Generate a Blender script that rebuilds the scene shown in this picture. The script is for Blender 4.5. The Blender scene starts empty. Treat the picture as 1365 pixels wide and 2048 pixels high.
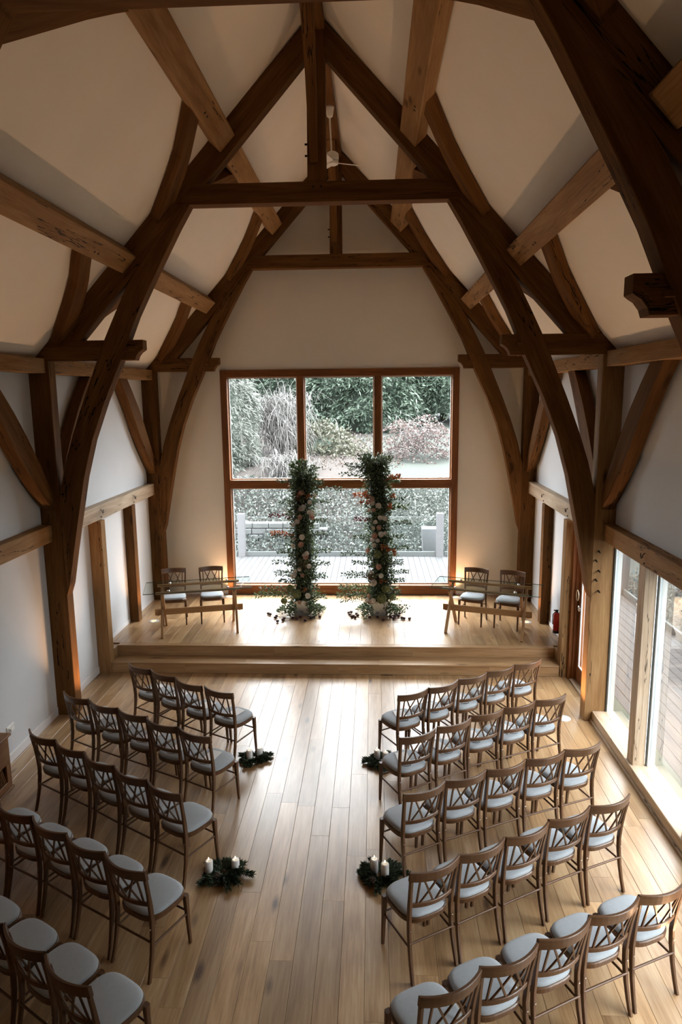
import bpy, math, random
import numpy as np
from mathutils import Vector, Matrix, noise as mnoise
random.seed(7)
rng = np.random.default_rng(7)
scene = bpy.context.scene
COL = scene.collection
R = math.radians
V = Vector

# ------------------------------------------------------------------ camera, world, exposure
cam_d = bpy.data.cameras.new('camera')
cam = bpy.data.objects.new('camera', cam_d)
COL.objects.link(cam)
cr = V((0.99888279, 0.04607785, -0.01048794)); cu = V((0.00247446, 0.17063294, 0.98533156)); cf = V((-0.04719155, 0.98425669, -0.17032829))
cam.matrix_world = Matrix(((cr.x, cu.x, -cf.x, 0.61166), (cr.y, cu.y, -cf.y, 0.0), (cr.z, cu.z, -cf.z, 4.07273), (0, 0, 0, 1)))
cam_d.sensor_fit = 'VERTICAL'; cam_d.sensor_height = 36.0; cam_d.sensor_width = 24.0
cam_d.lens = 1358.313 / 2048 * 36.0
cam_d.clip_start = 0.05; cam_d.clip_end = 300
scene.camera = cam

SKY = 25.0
world = bpy.data.worlds.new('overcast_sky'); scene.world = world
world.use_nodes = True
wn = world.node_tree.nodes; wl_ = world.node_tree.links; wn.clear()
wo = wn.new('ShaderNodeOutputWorld'); wb = wn.new('ShaderNodeBackground')
tc = wn.new('ShaderNodeTexCoord'); sx = wn.new('ShaderNodeSeparateXYZ')
mp = wn.new('ShaderNodeMapRange'); mp.inputs[1].default_value = 0; mp.inputs[2].default_value = 1; mp.inputs[3].default_value = 0.45; mp.inputs[4].default_value = 1.15
mm = wn.new('ShaderNodeMath'); mm.operation = 'MULTIPLY'; mm.inputs[1].default_value = SKY
wl_.new(tc.outputs['Generated'], sx.inputs[0]); wl_.new(sx.outputs[2], mp.inputs[0]); wl_.new(mp.outputs[0], mm.inputs[0])
wb.inputs[0].default_value = (0.94, 0.965, 1.0, 1)
wl_.new(mm.outputs[0], wb.inputs[1]); wl_.new(wb.outputs[0], wo.inputs[0])

vs = scene.view_settings
vs.view_transform = 'Standard'; vs.look = 'None'; vs.gamma = 1.0; vs.exposure = 0.28; vs.use_curve_mapping = False
scene.cycles.max_bounces = 8; scene.cycles.diffuse_bounces = 5; scene.cycles.glossy_bounces = 4
scene.cycles.transparent_max_bounces = 16; scene.cycles.transmission_bounces = 4
scene.cycles.caustics_reflective = False; scene.cycles.caustics_refractive = False
scene.cycles.sample_clamp_indirect = 6.0

def portal(name, loc, rot, sx_, sy_):
    d = bpy.data.lights.new(name, 'AREA'); d.shape = 'RECTANGLE'; d.size = sx_; d.size_y = sy_
    d.cycles.is_portal = True
    o = bpy.data.objects.new(name, d); COL.objects.link(o); o.location = loc; o.rotation_euler = rot
portal('gable_daylight', (0, 12.72, 2.42), (R(-90), 0, 0), 4.1, 3.9)
portal('side_daylight', (3.62, 5.15, 1.2), (0, R(90), 0), 2.2, 6.0)
portal('door_daylight', (3.62, 8.85, 1.2), (0, R(90), 0), 2.2, 1.1)

# ------------------------------------------------------------------ materials
MATS = {}
def new_mat(name):
    m = bpy.data.materials.new(name); m.use_nodes = True
    nt = m.node_tree; b = nt.nodes['Principled BSDF']
    MATS[name] = m
    return m, nt, b
def lnk(nt, a, b): nt.links.new(a, b)
def ramp(nt, stops, fac=None):
    n = nt.nodes.new('ShaderNodeValToRGB')
    while len(n.color_ramp.elements) < len(stops): n.color_ramp.elements.new(0.5)
    for e, (p, c) in zip(n.color_ramp.elements, stops):
        e.position = p; e.color = (*c, 1)
    if fac is not None: lnk(nt, fac, n.inputs[0])
    return n
def math_n(nt, op, a=None, b=None, c=None):
    n = nt.nodes.new('ShaderNodeMath'); n.operation = op
    for i, x in enumerate((a, b, c)):
        if x is None: continue
        if isinstance(x, (int, float)): n.inputs[i].default_value = x
        else: lnk(nt, x, n.inputs[i])
    return n.outputs[0]
def mixc(nt, fac, a, b, mode='MIX'):
    n = nt.nodes.new('ShaderNodeMix'); n.data_type = 'RGBA'; n.blend_type = mode
    for sock, x in ((n.inputs[0], fac), (n.inputs[6], a), (n.inputs[7], b)):
        if isinstance(x, (int, float)): sock.default_value = x
        elif isinstance(x, tuple): sock.default_value = (*x, 1)
        else: lnk(nt, x, sock)
    return n.outputs[2]
def noise(nt, vec, scale, detail=4, rough=0.5, dist=0.0):
    n = nt.nodes.new('ShaderNodeTexNoise'); n.inputs['Scale'].default_value = scale
    n.inputs['Detail'].default_value = detail; n.inputs['Roughness'].default_value = rough; n.inputs['Distortion'].default_value = dist
    if vec is not None: lnk(nt, vec, n.inputs['Vector'])
    return n.outputs[0]
def mapping(nt, vec, scale):
    n = nt.nodes.new('ShaderNodeMapping'); n.inputs['Scale'].default_value = scale
    lnk(nt, vec, n.inputs[0]); return n.outputs[0]

def oak(name, dark, mid, light, rough=0.6, spec=0.3, tone=0.25, cracks=0.0, knots=0.6, bump=0.15, coat=0.0, grain=1.0):
    """timber with grain along U (metres); offset and tone vary from piece to piece"""
    m, nt, b = new_mat(name)
    uv = nt.nodes.new('ShaderNodeUVMap'); oi = nt.nodes.new('ShaderNodeObjectInfo')
    rnd = oi.outputs['Random']
    comb = nt.nodes.new('ShaderNodeCombineXYZ')
    lnk(nt, math_n(nt, 'MULTIPLY', rnd, 37.0), comb.inputs[0]); lnk(nt, math_n(nt, 'MULTIPLY', rnd, 91.0), comb.inputs[1])
    va = nt.nodes.new('ShaderNodeVectorMath'); va.operation = 'ADD'
    lnk(nt, uv.outputs[0], va.inputs[0]); lnk(nt, comb.outputs[0], va.inputs[1])
    vec = va.outputs[0]
    n1 = noise(nt, mapping(nt, vec, (0.9, 9 * grain, 1)), 1.0, 5, 0.55, 0.6)
    n2 = noise(nt, mapping(nt, vec, (3.0, 70 * grain, 1)), 1.0, 3, 0.6)
    n3 = noise(nt, mapping(nt, vec, (0.5, 1.3, 1)), 1.0, 2, 0.5)
    f = math_n(nt, 'ADD', math_n(nt, 'MULTIPLY', n1, 0.62), math_n(nt, 'MULTIPLY', n2, 0.38))
    col = ramp(nt, [(0.30, dark), (0.5, mid), (0.68, light)], f).outputs[0]
    # knots
    vo = nt.nodes.new('ShaderNodeTexVoronoi'); vo.feature = 'F1'; vo.inputs['Scale'].default_value = 1.0
    lnk(nt, mapping(nt, vec, (1.1, 3.4, 1)), vo.inputs['Vector'])
    kd = math_n(nt, 'ADD', vo.outputs['Distance'], math_n(nt, 'MULTIPLY', math_n(nt, 'SUBTRACT', n1, 0.5), 0.12))
    kf = ramp(nt, [(0.035, (1, 1, 1)), (0.13, (0, 0, 0))], kd).outputs[0]
    kcol = (dark[0] * 0.35, dark[1] * 0.3, dark[2] * 0.3)
    col = mixc(nt, math_n(nt, 'MULTIPLY', kf, knots), col, kcol)
    if cracks > 0:
        nc = noise(nt, mapping(nt, vec, (0.22, 3.6, 1)), 1.0, 5, 0.6, 0.15)
        cd = math_n(nt, 'ABSOLUTE', math_n(nt, 'SUBTRACT', nc, 0.5))
        cm = math_n(nt, 'LESS_THAN', cd, 0.0035)
        gate = math_n(nt, 'GREATER_THAN', noise(nt, mapping(nt, vec, (0.45, 0.9, 1)), 1.0, 0), 0.52)
        cf_ = math_n(nt, 'MULTIPLY', math_n(nt, 'MULTIPLY', cm, gate), cracks)
        col = mixc(nt, cf_, col, (0.012, 0.007, 0.004))
    tn = math_n(nt, 'ADD', 1.0 - tone * 0.5, math_n(nt, 'MULTIPLY', rnd, tone))
    tn = math_n(nt, 'MULTIPLY', tn, math_n(nt, 'ADD', 0.82, math_n(nt, 'MULTIPLY', n3, 0.36)))
    cc = nt.nodes.new('ShaderNodeCombineColor')
    for i in range(3): lnk(nt, tn, cc.inputs[i])
    col = mixc(nt, 1.0, col, cc.outputs[0], 'MULTIPLY')
    lnk(nt, col, b.inputs['Base Color'])
    b.inputs['Roughness'].default_value = rough; b.inputs['Specular IOR Level'].default_value = spec
    if coat: b.inputs['Coat Weight'].default_value = coat; b.inputs['Coat Roughness'].default_value = 0.28
    bp_ = nt.nodes.new('ShaderNodeBump'); bp_.inputs['Strength'].default_value = bump; bp_.inputs['Distance'].default_value = 0.004
    lnk(nt, f, bp_.inputs['Height']); lnk(nt, bp_.outputs[0], b.inputs['Normal'])
    return m

def plain(name, col, rough=0.6, spec=0.3, metal=0.0, var=0.0, scale=20, bump=0.0, emit=None, estr=0, sub=0.0):
    m, nt, b = new_mat(name)
    if var > 0 or bump > 0:
        g = nt.nodes.new('ShaderNodeTexCoord')
        n = noise(nt, g.outputs['Object'], scale, 4, 0.6)
        c = ramp(nt, [(0.3, tuple(x * (1 - var) for x in col)), (0.7, tuple(min(1, x * (1 + var)) for x in col))], n)
        lnk(nt, c.outputs[0], b.inputs['Base Color'])
        if bump > 0:
            bb = nt.nodes.new('ShaderNodeBump'); bb.inputs['Strength'].default_value = bump; bb.inputs['Distance'].default_value = 0.003
            lnk(nt, n, bb.inputs['Height']); lnk(nt, bb.outputs[0], b.inputs['Normal'])
    else: b.inputs['Base Color'].default_value = (*col, 1)
    b.inputs['Roughness'].default_value = rough; b.inputs['Specular IOR Level'].default_value = spec; b.inputs['Metallic'].default_value = metal
    if emit: b.inputs['Emission Color'].default_value = (*emit, 1); b.inputs['Emission Strength'].default_value = estr
    return m

def leafmat(name, a, b_, rough=0.45, trans=0.25):
    """leaf colour varies leaf by leaf over the UV-less mesh island"""
    m, nt, b = new_mat(name)
    g = nt.nodes.new('ShaderNodeNewGeometry')
    c = ramp(nt, [(0.0, a), (1.0, b_)], g.outputs['Random Per Island']).outputs[0]
    lnk(nt, c, b.inputs['Base Color']); b.inputs['Roughness'].default_value = rough; b.inputs['Specular IOR Level'].default_value = 0.35
    if trans > 0:
        tr = nt.nodes.new('ShaderNodeBsdfTranslucent'); lnk(nt, c, tr.inputs[0])
        mx = nt.nodes.new('ShaderNodeMixShader'); mx.inputs[0].default_value = trans
        out = nt.nodes['Material Output']
        lnk(nt, b.outputs[0], mx.inputs[1]); lnk(nt, tr.outputs[0], mx.inputs[2]); lnk(nt, mx.outputs[0], out.inputs[0])
    return m

def glassmat(name, tint, refl=0.08):
    m, nt, b = new_mat(name)
    nt.nodes.remove(b); out = nt.nodes['Material Output']
    t = nt.nodes.new('ShaderNodeBsdfTransparent'); t.inputs[0].default_value = (*tint, 1)
    g = nt.nodes.new('ShaderNodeBsdfGlossy'); g.inputs['Roughness'].default_value = 0.01
    fr = nt.nodes.new('ShaderNodeFresnel'); fr.inputs[0].default_value = 1.45
    mx = nt.nodes.new('ShaderNodeMixShader')
    lnk(nt, math_n(nt, 'MULTIPLY', fr.outputs[0], refl / 0.04 * 0.5), mx.inputs[0]); lnk(nt, t.outputs[0], mx.inputs[1]); lnk(nt, g.outputs[0], mx.inputs[2]); lnk(nt, mx.outputs[0], out.inputs[0])
    return m

OAK = oak('oak_frame', (0.064, 0.026, 0.007), (0.122, 0.054, 0.015), (0.190, 0.092, 0.030), rough=0.7, spec=0.12, tone=0.25, cracks=1.0, knots=0.75)
OAKM = oak('mid_oak_frame', (0.17, 0.085, 0.030), (0.27, 0.15, 0.062), (0.37, 0.225, 0.105), rough=0.65, spec=0.15, tone=0.2, cracks=1.0, knots=0.8)
OAKP = oak('pale_oak_frame', (0.26, 0.18, 0.115), (0.43, 0.33, 0.23), (0.56, 0.46, 0.35), rough=0.6, spec=0.25, tone=0.15, cracks=0.8, knots=0.4)
FLOOR = oak('oak_floor', (0.18, 0.090, 0.032), (0.365, 0.222, 0.105), (0.485, 0.345, 0.195), rough=0.34, spec=0.5, tone=0.44, knots=0.95, bump=0.05, coat=0.40, grain=0.8)
STEP = oak('oak_step', (0.20, 0.105, 0.045), (0.37, 0.225, 0.11), (0.48, 0.32, 0.18), rough=0.34, spec=0.45, tone=0.2, knots=0.8, bump=0.05)
CHAIRW = oak('walnut_chair', (0.070, 0.031, 0.012), (0.110, 0.051, 0.021), (0.150, 0.075, 0.034), rough=0.36, spec=0.45, tone=0.1, knots=0.0, bump=0.02)
TABLEW = oak('beech_table', (0.23, 0.12, 0.05), (0.36, 0.20, 0.09), (0.44, 0.27, 0.13), rough=0.45, tone=0.1, knots=0.1, bump=0.03)
CABW = oak('cabinet_oak', (0.16, 0.07, 0.025), (0.25, 0.12, 0.045), (0.33, 0.17, 0.07), rough=0.5, tone=0.1, knots=0.2, bump=0.03)
WINW = oak('window_oak', (0.10, 0.034, 0.010), (0.19, 0.068, 0.020), (0.28, 0.115, 0.038), rough=0.55, tone=0.1, knots=0.3, cracks=0.5)
DECK = oak('weathered_deck', (0.023, 0.023, 0.024), (0.031, 0.031, 0.032), (0.038, 0.038, 0.040), rough=0.7, tone=0.12, knots=0.1, bump=0.1)
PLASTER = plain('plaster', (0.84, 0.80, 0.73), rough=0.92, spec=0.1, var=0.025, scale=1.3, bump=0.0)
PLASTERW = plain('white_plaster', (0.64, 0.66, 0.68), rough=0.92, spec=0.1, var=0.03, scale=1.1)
SKIRT = plain('skirting_paint', (0.72, 0.72, 0.72), rough=0.5)
FABRIC = plain('grey_fabric', (0.40, 0.44, 0.47), rough=0.75, spec=0.25, var=0.04, scale=40, bump=0.1)
DARKMET = plain('dark_iron', (0.02, 0.018, 0.016), rough=0.5, metal=0.6)
CHROME = plain('chrome', (0.75, 0.75, 0.76), rough=0.22, metal=1.0)
BRASS = plain('brass_stud', (0.8, 0.7, 0.5), rough=0.3, metal=1.0)
WHITEM = plain('white_enamel', (0.75, 0.74, 0.70), rough=0.35)
PAPER = plain('white_card', (0.82, 0.82, 0.80), rough=0.7)
RIBBON = plain('dark_ribbon', (0.03, 0.03, 0.045), rough=0.5)
WAX = plain('candle_wax', (0.83, 0.83, 0.82), rough=0.4, spec=0.4)
FLAME = plain('candle_flame', (1, 0.8, 0.5), emit=(1.0, 0.78, 0.45), estr=9)
REDP = plain('red_enamel', (0.45, 0.03, 0.02), rough=0.3)
BLACKP = plain('black_rubber', (0.015, 0.015, 0.015), rough=0.6)
LENS = plain('uplight_lens', (1, 0.6, 0.3), emit=(1.0, 0.42, 0.22), estr=1.3)
GASKET = plain('grey_gasket', (0.05, 0.055, 0.05), rough=0.6)
FRAMEW = plain('pale_window_bead', (0.62, 0.60, 0.60), rough=0.5)
ALU = plain('silver_frame', (0.55, 0.60, 0.60), rough=0.4, metal=0.3)
GLASS = glassmat('window_glass', (0.95, 0.97, 0.965), 0.05)
TGLASS = glassmat('table_glass', (0.82, 0.90, 0.87), 0.06)
TEDGE = plain('green_glass_edge', (0.05, 0.11, 0.09), rough=0.1, spec=0.8)
BGLASS = glassmat('balustrade_glass', (0.90, 0.95, 0.95), 0.10)
ROSEW = plain('white_rose', (0.90, 0.86, 0.80), rough=0.7, sub=0)
ROSEP = plain('blush_rose', (0.72, 0.50, 0.40), rough=0.7)
ROSEO = plain('orange_bloom', (0.62, 0.26, 0.09), rough=0.7)
HYD = leafmat('green_hydrangea', (0.16, 0.19, 0.07), (0.36, 0.38, 0.18), 0.6, 0.2)
LEAFD = leafmat('dark_eucalyptus', (0.035, 0.058, 0.026), (0.12, 0.165, 0.085), 0.5, 0.15)
LEAFM = leafmat('fresh_green_leaf', (0.05, 0.09, 0.03), (0.17, 0.22, 0.09), 0.5, 0.2)
LEAFR = leafmat('rust_leaf', (0.26, 0.05, 0.02), (0.50, 0.20, 0.07), 0.5, 0.2)
LEAFB = leafmat('burgundy_leaf', (0.09, 0.01, 0.02), (0.20, 0.03, 0.04), 0.5, 0.1)
BUSHY = leafmat('brown_grass', (0.10, 0.06, 0.03), (0.20, 0.13, 0.07), 0.7, 0.1)
FIR = leafmat('fir_needle', (0.020, 0.034, 0.018), (0.075, 0.105, 0.055), 0.5, 0.1)
STEM = plain('stem_brown', (0.06, 0.05, 0.03), rough=0.7)
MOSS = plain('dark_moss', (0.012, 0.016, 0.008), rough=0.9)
SEED = plain('seed_head', (0.045, 0.015, 0.014), rough=0.6)
CONE = plain('pine_cone', (0.10, 0.07, 0.05), rough=0.7)
MIRROR = plain('mirrored_box', (0.62, 0.72, 0.78), rough=0.25, metal=0.85)
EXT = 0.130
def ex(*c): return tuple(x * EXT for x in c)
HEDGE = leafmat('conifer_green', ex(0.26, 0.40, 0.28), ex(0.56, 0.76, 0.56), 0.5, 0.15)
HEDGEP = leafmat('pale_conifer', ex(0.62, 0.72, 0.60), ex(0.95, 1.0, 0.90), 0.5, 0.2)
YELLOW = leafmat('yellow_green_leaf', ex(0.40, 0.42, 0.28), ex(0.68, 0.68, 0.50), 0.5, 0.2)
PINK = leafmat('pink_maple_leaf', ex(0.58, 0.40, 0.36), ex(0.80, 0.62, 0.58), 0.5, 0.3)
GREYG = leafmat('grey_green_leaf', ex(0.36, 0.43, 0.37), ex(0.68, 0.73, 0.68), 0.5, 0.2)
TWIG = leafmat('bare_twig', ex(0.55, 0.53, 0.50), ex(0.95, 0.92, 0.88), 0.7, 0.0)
CORE = plain('shaded_interior', (0.045, 0.06, 0.047), rough=0.9)  # dark tone holds the shade inside trees and shrubs
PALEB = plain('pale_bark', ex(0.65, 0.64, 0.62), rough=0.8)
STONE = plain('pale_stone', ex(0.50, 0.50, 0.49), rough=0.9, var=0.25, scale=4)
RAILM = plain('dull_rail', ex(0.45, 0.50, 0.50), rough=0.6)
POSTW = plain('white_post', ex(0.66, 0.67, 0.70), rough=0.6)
def groundmat():
    m, nt, b = new_mat('bank_ground')
    g = nt.nodes.new('ShaderNodeTexCoord')
    n = noise(nt, g.outputs['Object'], 0.35, 3); n2 = noise(nt, g.outputs['Object'], 9, 4, 0.7)
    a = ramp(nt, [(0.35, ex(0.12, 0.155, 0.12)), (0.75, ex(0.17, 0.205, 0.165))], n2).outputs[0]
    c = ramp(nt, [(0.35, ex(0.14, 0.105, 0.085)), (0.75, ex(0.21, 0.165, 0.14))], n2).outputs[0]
    s = nt.nodes.new('ShaderNodeSeparateXYZ'); lnk(nt, g.outputs['Object'], s.inputs[0])
    # bare earth path runs under the hedge on the left half, lawn on the right
    f = math_n(nt, 'ADD', math_n(nt, 'MULTIPLY', n, 0.8), math_n(nt, 'MULTIPLY', s.outputs[0], 0.30))
    f = ramp(nt, [(0.42, (0, 0, 0)), (0.62, (1, 1, 1))], f).outputs[0]
    lnk(nt, mixc(nt, f, c, a), b.inputs['Base Color']); b.inputs['Roughness'].default_value = 0.95
    return m
GROUND = groundmat()

# ------------------------------------------------------------------ helpers
def link(o, parent=None):
    COL.objects.link(o)
    if parent is not None: o.parent = parent
    return o
def tag(o, label=None, cat=None, group=None, kind=None):
    if label: o['label'] = label
    if cat: o['category'] = cat
    if group: o['group'] = group
    if kind: o['kind'] = kind
    return o
def thing(name, label, cat, loc=(0, 0, 0), rz=0.0, group=None):
    o = bpy.data.objects.new(name, None); o.empty_display_size = 0.1
    o.location = loc; o.rotation_euler = (0, 0, rz); COL.objects.link(o)
    return tag(o, label, cat, group)
def struct(name):
    o = bpy.data.objects.new(name, None); COL.objects.link(o); o['kind'] = 'structure'; return o

class MB:
    """collects faces (with UVs) of one mesh"""
    def __init__(s): s.v = []; s.f = []; s.uv = []; s.sm = []
    def face(s, pts, uvs=None, smooth=False):
        b = len(s.v); s.v.extend([tuple(p) for p in pts]); s.f.append(tuple(range(b, b + len(pts))))
        s.uv.extend(uvs if uvs else [(p[0], p[1]) for p in pts]); s.sm.append(smooth)
    def grid(s, rows, closed=False, smooth=True, us=None):
        """rows: list of equally long rings of points, shared vertices"""
        b = len(s.v); n = len(rows[0])
        for r_ in rows: s.v.extend([tuple(p) for p in r_])
        per = [0.0]
        for j in range(n): per.append(per[-1] + (V(rows[0][(j + 1) % n]) - V(rows[0][j])).length)
        L = [0.0]
        for i in range(1, len(rows)): L.append(L[-1] + (sum((V(p) for p in rows[i]), V()) / n - sum((V(p) for p in rows[i - 1]), V()) / n).length)
        for i in range(len(rows) - 1):
            for j in range(n if closed else n - 1):
                j2 = (j + 1) % n
                s.f.append((b + i * n + j, b + i * n + j2, b + (i + 1) * n + j2, b + (i + 1) * n + j))
                s.uv.extend([(L[i], per[j]), (L[i], per[j + 1]), (L[i + 1], per[j + 1]), (L[i + 1], per[j])])
                s.sm.append(smooth)
        return b
    def cap(s, ring, flip=False):
        pts = list(ring)
        if flip: pts = pts[::-1]
        c = V(pts[0])
        ax = (V(pts[1]) - c); ax = ax.normalized() if ax.length > 1e-9 else V((1, 0, 0))
        nrm = V((0, 0, 0))
        for i in range(len(pts)): nrm += V(pts[i]).cross(V(pts[(i + 1) % len(pts)]))
        ay = nrm.normalized().cross(ax) if nrm.length > 1e-12 else V((0, 0, 1))
        s.face(pts, [((V(p) - c).dot(ax) * 0.3, (V(p) - c).dot(ay)) for p in pts])
    def timber(s, A, B, T, c=0.006):
        """stations of A/B edges swept, thickness vector T, chamfered arrises"""
        A = [V(p) for p in A]; B = [V(p) for p in B]; T = V(T)
        rows = []
        t = T.normalized()
        for a, b_ in zip(A, B):
            d = (b_ - a); d = d.normalized() if d.length > 1e-6 else V((0, 0, 1))
            cc = min(c, (b_ - a).length * 0.3)
            a2 = a + T; b2 = b_ + T
            rows.append([a + t * c, a + d * cc, b_ - d * cc, b_ + t * c, b2 - t * c, b2 - d * cc, a2 + d * cc, a2 - t * c])
        s.grid(rows, closed=True, smooth=False)
        s.cap(rows[0]); s.cap(rows[-1], True)
    def beam(s, p0, p1, w, h, side, c=0.006):
        """straight beam from p0 to p1 (centre line), w along 'side', h across"""
        p0 = V(p0); p1 = V(p1); d = (p1 - p0).normalized(); sd = V(side); sd = (sd - d * sd.dot(d)).normalized(); up = d.cross(sd)
        o = -sd * w / 2 - up * h / 2
        s.timber([p0 + o, p1 + o], [p0 + o + up * h, p1 + o + up * h], sd * w, c)
    def box(s, lo, hi, c=0.003, axis=None):
        lo = V(lo); hi = V(hi); d = hi - lo
        ax = axis if axis is not None else max(range(3), key=lambda i: d[i])
        e = [V((1, 0, 0)), V((0, 1, 0)), V((0, 0, 1))]
        b1, b2 = [i for i in range(3) if i != ax]
        a0 = lo.copy(); a1 = lo + e[ax] * d[ax]
        c = min(c, d[b1] * .3, d[b2] * .3)
        s.timber([a0, a1], [a0 + e[b1] * d[b1], a1 + e[b1] * d[b1]], e[b2] * d[b2], c)
    def tube(s, pts, r, n=8, caps=True, smooth=True):
        pts = [V(p) for p in pts]; rr = r if isinstance(r, (list, tuple)) else [r] * len(pts)
        rows = []
        ref = None
        for i, p in enumerate(pts):
            d = (pts[min(i + 1, len(pts) - 1)] - pts[max(i - 1, 0)]).normalized()
            if ref is None: ref = V((0, 0, 1)) if abs(d.z) < 0.9 else V((1, 0, 0))
            a = (ref - d * ref.dot(d)).normalized(); b_ = d.cross(a); ref = a
            rows.append([p + a * math.cos(k * 2 * math.pi / n) * rr[i] + b_ * math.sin(k * 2 * math.pi / n) * rr[i] for k in range(n)])
        s.grid(rows, closed=True, smooth=smooth)
        if caps: s.cap(rows[0], True); s.cap(rows[-1])
    def lathe(s, prof, n=20, o=(0, 0, 0), ax=(0, 0, 1), smooth=True):
        """prof: (radius, height) pairs"""
        o = V(o); ax = V(ax).normalized(); a = ax.orthogonal().normalized(); b_ = ax.cross(a)
        rows = [[o + ax * h + (a * math.cos(k * 2 * math.pi / n) + b_ * math.sin(k * 2 * math.pi / n)) * max(r_, 1e-4) for k in range(n)] for r_, h in prof]
        s.grid(rows, closed=True, smooth=smooth)
        s.cap(rows[0], True); s.cap(rows[-1])
    def mesh(s, name, mat):
        m = bpy.data.meshes.new(name); m.from_pydata(s.v, [], s.f); m.materials.append(mat)
        uvl = m.uv_layers.new(name='UVMap'); uvl.data.foreach_set('uv', np.array(s.uv, dtype=np.float32).ravel())
        m.polygons.foreach_set('use_smooth', s.sm)
        m.update(); return m
    def obj(s, name, mat, parent=None, loc=None):
        o = bpy.data.objects.new(name, s.mesh(name, mat)); link(o, parent)
        if loc is not None: o.location = loc
        return o
def fix_normals(me):
    import bmesh
    bm = bmesh.new(); bm.from_mesh(me); bmesh.ops.recalc_face_normals(bm, faces=bm.faces); bm.to_mesh(me); bm.free()
def raw(name, verts, faces, mat, parent=None, smooth=False):
    """numpy verts (n,3), faces (m,4)"""
    m = bpy.data.meshes.new(name)
    n = len(verts); k = faces.shape[1]; f = len(faces)
    m.vertices.add(n); m.vertices.foreach_set('co', np.asarray(verts, dtype=np.float32).ravel())
    m.loops.add(f * k); m.loops.foreach_set('vertex_index', np.asarray(faces, dtype=np.int32).ravel())
    m.polygons.add(f); m.polygons.foreach_set('loop_start', np.arange(0, f * k, k, dtype=np.int32))
    m.materials.append(mat); m.update(calc_edges=True)
    if smooth: m.polygons.foreach_set('use_smooth', [True] * f)
    o = bpy.data.objects.new(name, m); link(o, parent); return o
def unit(a): return a / np.maximum(np.linalg.norm(a, axis=1, keepdims=True), 1e-9)
def leaves(base, direc, length, width, bend=0.15, rnd=None):
    """rhombic leaf of two quads-worth per entry, returned as verts, faces(quad)"""
    n = len(base); rr = rng if rnd is None else rnd
    d = unit(direc); side = unit(np.cross(d, rr.normal(size=(n, 3)))); nor = np.cross(d, side)
    L = np.broadcast_to(np.asarray(length, dtype=float), (n,))[:, None]; W = np.broadcast_to(np.asarray(width, dtype=float), (n,))[:, None]
    p0 = base; p1 = base + d * L * 0.45 + side * W * 0.5; p2 = base + d * L - nor * L * bend; p3 = base + d * L * 0.45 - side * W * 0.5
    v = np.stack([p0, p1, p2, p3], 1).reshape(-1, 3)
    f = np.arange(n * 4).reshape(n, 4)
    return v, f
def put_leaves(name, base, direc, length, width, mat, parent, bend=0.15, stuff=True):
    v, f = leaves(base, direc, length, width, bend)
    o = raw(name, v, f, mat, parent)
    if stuff: o['kind'] = 'stuff'
    return o
def dup(root, loc, rz, label=None, group=None):
    r_ = root.copy(); COL.objects.link(r_); r_.location = loc; r_.rotation_euler = (0, 0, rz)
    if label: r_['label'] = label
    if group: r_['group'] = group
    for ch in list(root.children):
        c = ch.copy(); COL.objects.link(c); c.parent = r_
        for g in ch.children:
            d = g.copy(); COL.objects.link(d); d.parent = c
    return r_

# ------------------------------------------------------------------ room shell
YS = [0.09, 4.09, 8.09, 12.09]         # camera side faces of the truss line
T1, T2, T3 = 4.09, 8.09, 12.09
TK = 0.18                              # truss thickness
STG = 0.32                             # stage height
STGY = 9.76
# floor: oak planks running towards the stage
floor = struct('floor')
sub = MB(); sub.box((-3.9, -3.0, -0.3), (3.9, 12.9, -0.024), 0.001)
sub.obj('subfloor', CORE, floor)
BW = 0.1745
def planks(parent, x0, x1, y0, y1, z, mat, name='plank', wid=BW, lens=(1.5, 2.3), th=0.022, phase=0.02, seed=3, limit=290):
    rr = random.Random(seed); cnt = 0
    k0 = math.floor((x0 - phase) / wid); k1 = math.ceil((x1 - phase) / wid)
    for k in range(k0, k1):
        xa = max(x0, phase + k * wid); xb = min(x1, phase + (k + 1) * wid)
        if xb - xa < 0.02: continue
        y = y0 - rr.uniform(0, lens[0] * .9)
        while y < y1:
            ln = rr.uniform(*lens); ya = max(y, y0); yb = min(y + ln, y1); y += ln
            if yb - ya < 0.03: continue
            dz = rr.uniform(-0.0006, 0.0006)
            m = MB(); m.box((xa + 0.0007, ya + 0.0007, z - th + dz), (xb - 0.0007, yb - 0.0007, z + dz), 0.0016, axis=1)
            m.obj(name, mat, parent); cnt += 1
    return cnt
n1 = planks(floor, -3.5, 3.5, 2.6, STGY - 0.30, 0.0, FLOOR, lens=(1.15, 2.1))
back = MB()
for k in range(40): back.box((-3.5 + k * 0.175, -3.0, -0.022), (-3.5 + (k + 1) * 0.175 - 0.0015, 2.599, 0.0), 0.0015, axis=1)
bo = back.obj('plank_field', FLOOR, floor); bo['kind'] = 'stuff'

# stage with two steps
stage = thing('stage_platform', 'raised oak stage with two long steps below the gable window', 'stage', (0, STGY, 0))
def sobj(mb, name, mat, parent):
    """mesh built in world coordinates under a parent that sits elsewhere"""
    o = mb.obj(name, mat, parent); o.location = -V(parent.location); return o
core = MB(); core.box((-3.49, STGY + 0.02, 0.0), (3.49, 12.4, STG - 0.024)); core.box((-3.309, STGY - 0.28, 0.0), (3.309, STGY, 0.135)); core.box((-3.49, 9.62, 0.0), (-3.312, STGY + .02, STG)); core.box((3.312, 9.62, 0.0), (3.49, STGY + .02, STG)); sobj(core, 'carcass', STEP, stage)
tmp = thing('stage_tmp', 'x', 'x'); planks(tmp, -3.5, 3.5, STGY + 0.10, 12.46, STG, FLOOR, lens=(1.1, 2.0), seed=11, phase=0.06)
for ch in list(tmp.children): ch.parent = stage; ch.location = -V(stage.location)
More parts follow.
